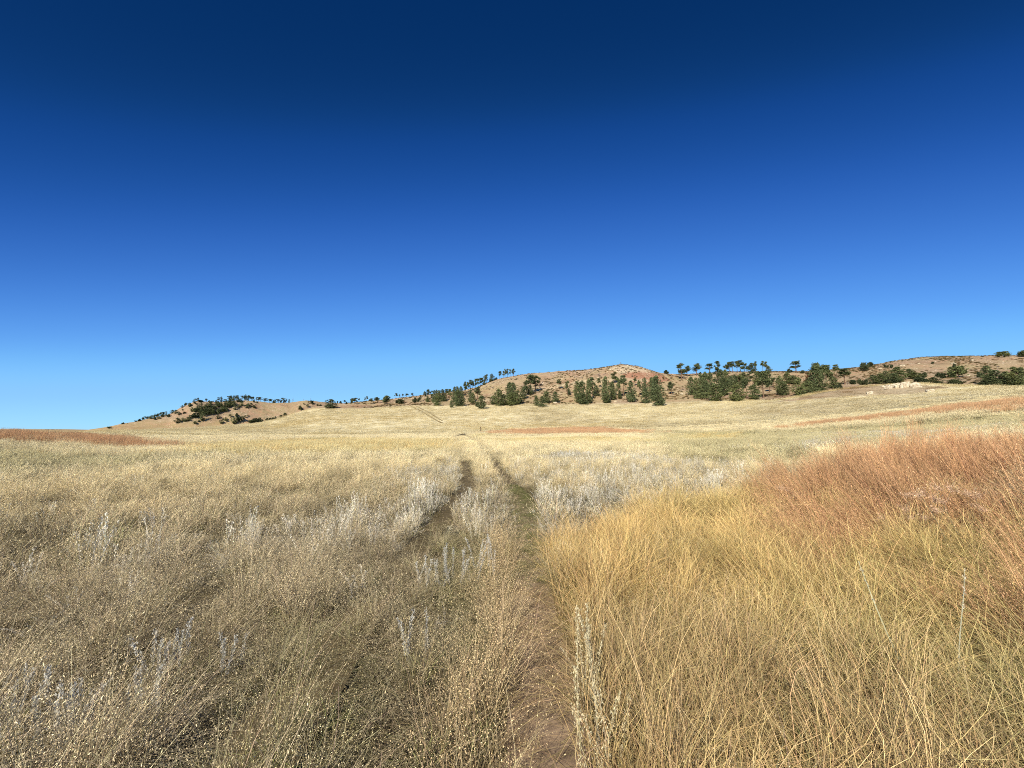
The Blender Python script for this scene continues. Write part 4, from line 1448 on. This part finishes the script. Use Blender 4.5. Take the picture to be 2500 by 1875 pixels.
# ------------------------------------------------------------------ fallen logs on the burned slope
gl = np.random.default_rng(33)
logs = []
for (x0, x1, y0, y1, n) in ((1000, 1240, 812, 846, 16), (1240, 1460, 800, 828, 14), (1440, 1500, 815, 862, 7)):
    for k in range(n):
        px, py = gl.uniform(x0, x1), gl.uniform(y0, y1)
        top = np.interp(px, [c[0] for c in CREST], [c[1] for c in CREST])
        py = max(py, top + 4)
        logs.append((px, py, gl.uniform(3.5, 8), gl.uniform(.15, .3)))
logs.sort()
lv = []
for v in range(3):
    parts = [tube([(-.5, 0, 0), (-.2, .01, .02), (.2, -.01, .02), (.5, .01, .01)], [.5, .46, .36, .2], 7)]
    lv.append(parts[0])
log_me = []
for v in range(3):
    gg = np.random.default_rng(v)
    P = [(-.5, 0, 0), (-.2, .02, 0), (.15, -.015, 0), (.5, .01, 0)]
    a = tube(P, [.5, .45, .36, .18], 7)
    V = a[0].copy()
    log_me.append((V, a[1], a[2],
                   [tube([(gg.uniform(-.2, .4), 0, 0), (gg.uniform(-.1, .5), gg.uniform(-2, 2), gg.uniform(.5, 3))], [.14, .05], 4) for _ in range(4)]))
log_parts = []
for V, F, C, br in log_me:
    V, F, C = join([(V, F, C)] + br)
    log_parts.append(mesh_from('log_trunk', V, F, m_deadwood, C, True))
for q, (px, py, L, rad) in enumerate(logs):
    wx, wy = ground_at(px, py, 0, 205)
    z = float(H(wx, wy))
    o = stand('fallen_log', [('log_trunk', log_parts[q % 3])], (wx, wy, z + rad * .4), 0, (L, rad, rad),
              f"fallen grey log lying on the middle hill slope, {ordinal(q)} log from the left", 'log', 'fallen logs on the burned slope')
    ya = gl.normal(.5, .5)
    dx, dy = math.cos(ya), math.sin(ya)
    dz = float(H(wx + dx * L / 2, wy + dy * L / 2) - H(wx - dx * L / 2, wy - dy * L / 2))
    o.rotation_euler = (0, -math.atan2(dz, L), ya)

# ------------------------------------------------------------------ pale rock outcrop and boulders
m_rock = simple_mat('pale_sandstone', tuple(lin(168, 150, 118)), tuple(lin(226, 214, 186)), .8, .95, 1.0, .3)
import bmesh


def rock_mesh(name, blocks, seed):
    bm = bmesh.new()
    gr = random.Random(seed)
    for (cx, cy, cz, ax, ay, az_, rz, tilt) in blocks:
        b2 = bmesh.new()
        bmesh.ops.create_cube(b2, size=1)
        bmesh.ops.bevel(b2, geom=b2.edges[:], offset=.14, segments=1, affect='EDGES')
        bmesh.ops.subdivide_edges(b2, edges=b2.edges[:], cuts=2, use_grid_fill=True)
        for v in b2.verts:
            n_ = float(vnoise(v.co.x * 3 + cx, v.co.y * 3 + v.co.z * 2.3 + cy, .5, 90)) * .16
            v.co *= 1 + n_
            x_, y_, z_ = v.co.x * ax, v.co.y * ay, v.co.z * az_
            z_ += x_ * tilt
            v.co = (cx + x_ * math.cos(rz) - y_ * math.sin(rz), cy + x_ * math.sin(rz) + y_ * math.cos(rz), cz + z_)
        me_ = bpy.data.meshes.new('tmp')
        b2.to_mesh(me_)
        b2.free()
        bm.from_mesh(me_)
        bpy.data.meshes.remove(me_)
    me = bpy.data.meshes.new(name)
    bm.to_mesh(me)
    bm.free()
    me.materials.append(m_rock)
    return me


ox_, oy_ = ground_at(1945, 836, 0, 100, 205)
az0 = math.atan2(ox_, oy_)
tx, ty = math.cos(az0), -math.sin(az0)
blocks = []
gr = random.Random(4)
for k in range(26):
    u = gr.uniform(-1, 1)
    dxy = u * 4.3
    dep = gr.uniform(-3, 3)
    X, Y = ox_ + tx * dxy + math.sin(az0) * dep, oy_ + ty * dxy + math.cos(az0) * dep
    hgt = (1 - abs(u - .2) * .7) * gr.uniform(.6, 1.5)
    blocks.append((X - ox_, Y - oy_, float(H(X, Y) - H(ox_, oy_)) + hgt * .25, gr.uniform(.7, 2.2), gr.uniform(.8, 1.6), hgt * 1.5, gr.uniform(-.6, .6) - az0, gr.uniform(-.1, .35)))
o = add_obj('rock_outcrop', rock_mesh('rock_outcrop', blocks, 3), label='jagged pale sandstone outcrop on the knoll in front of the right hill', cat='rock')
o.location = (ox_, oy_, float(H(ox_, oy_)))
bl = [rock_mesh('boulder', [(0, 0, 0, 1.2, .9, .7, .3, .1), (.5, .3, -.1, .8, .7, .5, 1.0, -.1)], 7), rock_mesh('boulder', [(0, 0, 0, 1.0, 1.1, .8, .9, .0)], 8)]
bp = [(1345, 792), (1356, 791), (1330, 795), (1368, 797), (1318, 799), (1160, 873), (1200, 871), (1270, 870), (1330, 868), (1405, 872), (1530, 858), (1475, 852),
      (2010, 846), (1880, 850), (2060, 786), (2020, 782), (1985, 786), (2100, 779), (1950, 790), (1900, 797), (2150, 805), (2090, 812)]
bp.sort()
for q, (px, py) in enumerate(bp):
    wx, wy = ground_at(px, py, 0, 150)
    o = add_obj('boulder', bl[q % 2], label=f"pale boulder half sunk in the hill slope, {ordinal(q)} boulder from the left", cat='boulder', group='pale boulders on the hills')
    o.location = (wx, wy, float(H(wx, wy)) + .1)
    s = gr.uniform(.8, 1.9)
    o.scale = (s * 1.2, s, s * .8)
    o.rotation_euler = (0, 0, gr.uniform(0, 6))

# ------------------------------------------------------------------ wooden trail post
wx, wy = ground_at(1038, 933.5, 0, 60, 140)
pz = float(H(wx, wy))
m_post = simple_mat('weathered_post_wood', tuple(lin(96, 82, 62)), tuple(lin(150, 130, 98)), 6, .9)
bm = bmesh.new()
bmesh.ops.create_cube(bm, size=1)
for v in bm.verts:
    v.co = (v.co.x * .26, v.co.y * .26, (v.co.z + .5) * 1.55)
bmesh.ops.bevel(bm, geom=[e for e in bm.edges], offset=.02, segments=2, affect='EDGES')
pm_ = bpy.data.meshes.new('shaft')
bm.to_mesh(pm_)
bm.free()
pm_.materials.append(m_post)
bm = bmesh.new()
bmesh.ops.create_cone(bm, segments=4, radius1=.22, radius2=.03, depth=.14, cap_ends=True)
bmesh.ops.rotate(bm, verts=bm.verts, cent=(0, 0, 0), matrix=__import__('mathutils').Matrix.Rotation(math.pi / 4, 3, 'Z'))
bmesh.ops.translate(bm, verts=bm.verts, vec=(0, 0, 1.62))
cm = bpy.data.meshes.new('cap')
bm.to_mesh(cm)
bm.free()
cm.materials.append(m_post)
stand('trail_post', [('shaft', pm_), ('cap', cm)], (wx, wy, pz), .3, (1, 1, 1), 'short weathered wooden post standing where the track bends', 'post', None)

# ------------------------------------------------------------------ single plants one can point at in the foreground
m_silver = grass_mat('silver_sage_leaves', False, .2)


def stalk_mesh(seed, h, leafy, tone, size, lean):
    a = ribbons(1, .001, h, h, .006, lean, lean * .6, 7, seed, .01, tone=tuple(.75 * t for t in tone), tonev=.05, base_dark=.6)
    b = flecks(a[3], leafy, .28, 1.0, .0065, size, .36, seed, tone, .8, .14)
    V, F, C = join([a[:3], b])
    return mesh_from('stalk', V, F, m_silver, C)


def plume_mesh(seed, h, tone):
    a = ribbons(1, .001, h, h, .006, .12, .08, 7, seed, .01, tone=(.3, .24, .15), tonev=.05, base_dark=.6)
    g_ = np.random.default_rng(seed)
    path = a[3]
    tip = np.array([path[0][0, -1], path[1][0, -1], path[2][0, -1]])
    ps = [a[:3]]
    for k in range(9):
        d = np.array([g_.normal(0, .5), g_.normal(0, .5), g_.uniform(.1, .9)])
        L = g_.uniform(.05, .14)
        q = np.linspace(0, 1, 4)[:, None] * d * L + tip - [0, 0, .1]
        pp = tuple(q[:, c][None, :] for c in range(3))
        ps.append(flecks(pp, 26, 0, 1, .015, .013, .35, seed * 10 + k, tone, .3, .35))
    V, F, C = join(ps)
    return mesh_from('stalk', V, F, m_silver, C)


SIL = tuple(lin(198, 194, 178))
CRM = tuple(lin(212, 200, 160))
PNK = tuple(lin(214, 182, 148))
PLANTS = [
    (985, 1245, 'sage', SIL, 11, .42, .16, 'cluster of bright silver sage stems left of the footpath'),
    (930, 1252, 'sage', SIL, 8, .34, .14, 'leaning white sage stems at the left end of the bright cluster'),
    (1045, 1225, 'sage', SIL, 7, .44, .12, 'upright silver sage stems nearest the footpath on its left'),
    (878, 1395, 'sage', SIL, 2, .34, .03, 'single thin silver sage stalk in the green gap'),
    (925, 1390, 'sage', SIL, 2, .36, .03, 'shorter lone sage stalk right beside the thin one'),
    (362, 1420, 'sage', SIL, 10, .34, .10, 'bright white sage plant in the left foreground grass'),
    (318, 1510, 'sage', SIL, 5, .30, .07, 'slender sage stalks below the bright white plant'),
    (45, 1560, 'sage', SIL, 9, .36, .12, 'silvery sage plant at the lower left edge'),
    (165, 1560, 'sage', SIL, 8, .34, .10, 'small grey sage clump beside the lower left plant'),
    (488, 1420, 'sage', SIL, 4, .28, .09, 'faint grey sage stems right of the bright white plant'),
    (1285, 1520, 'sage', CRM, 10, .56, .12, 'cream sage stalks fanning out right of the footpath'),
    (1305, 1650, 'sage', CRM, 8, .50, .10, 'nearer cream sage stalks low beside the footpath'),
    (2060, 1180, 'plume', PNK, 12, .78, .25, 'fluffy seed-topped plant against the rust grass'),
    (1990, 1190, 'plume', PNK, 8, .72, .12, 'smaller fluffy seed plant left of the big one'),
    (1705, 1110, 'plume', PNK, 6, .62, .16, 'small pinkish seed heads where gold meets rust grass'),
]
gp = np.random.default_rng(44)
cache = {}
for (px, py, typ, tone, ns, h, spread, lab) in PLANTS:
    wx, wy = ground_at(px, py, .12)
    parts = []
    o = stand('sage_plant' if typ == 'sage' else 'seed_plant', [], (wx, wy, float(H(wx, wy))), 0, (1, 1, 1), lab, 'plant', 'sage plants in the foreground' if typ == 'sage' else 'seed plants in the foreground')
    for k in range(ns):
        key = (typ, tone, k % 5, round(h, 1))
        if key not in cache:
            cache[key] = stalk_mesh(700 + k + int(h * 100), round(h, 1), 190, tone, .0135, .12) if typ == 'sage' else plume_mesh(800 + k, round(h, 1), tone)
        c = bpy.data.objects.new('stalk', cache[key])
        COL.objects.link(c)
        c.parent = o
        c.location = (gp.normal(0, spread * .6), gp.normal(0, spread * .5), 0)
        sc = h / round(h, 1) * gp.uniform(.75, 1.15)
        c.scale = (sc, sc, sc)
        c.rotation_euler = (gp.normal(0, .14), gp.normal(0, .2) + c.location.x * 1.2, gp.uniform(0, 6.28))
for (px, py, h, ry, lab) in ((1968, 1440, .8, -.38, 'long pale dry stalk leaning left in the golden grass'), (2062, 1450, .75, .22, 'pale dry stalk leaning right in the golden grass'),
                             (1590, 1062, .8, .05, 'lone tall pale stem above the golden grass')):
    wx, wy = ground_at(px, py, .15)
    a = ribbons(1, .001, h, h, .008, .02, .03, 6, int(px), .01, tone=(.72, .62, .42), tonev=.02, base_dark=.8)
    b = flecks(a[3], 30, .7, 1.0, .004, .018, .3, 5, (.75, .66, .48), .9)
    V, F, C = join([a[:3], b])
    o = add_obj('dry_stalk', mesh_from('dry_stalk', V, F, m_silver, C), label=lab, cat='stalk', group='single dry stalks')
    o.location = (wx, wy, float(H(wx, wy)))
    o.rotation_euler = (0, ry, 0)
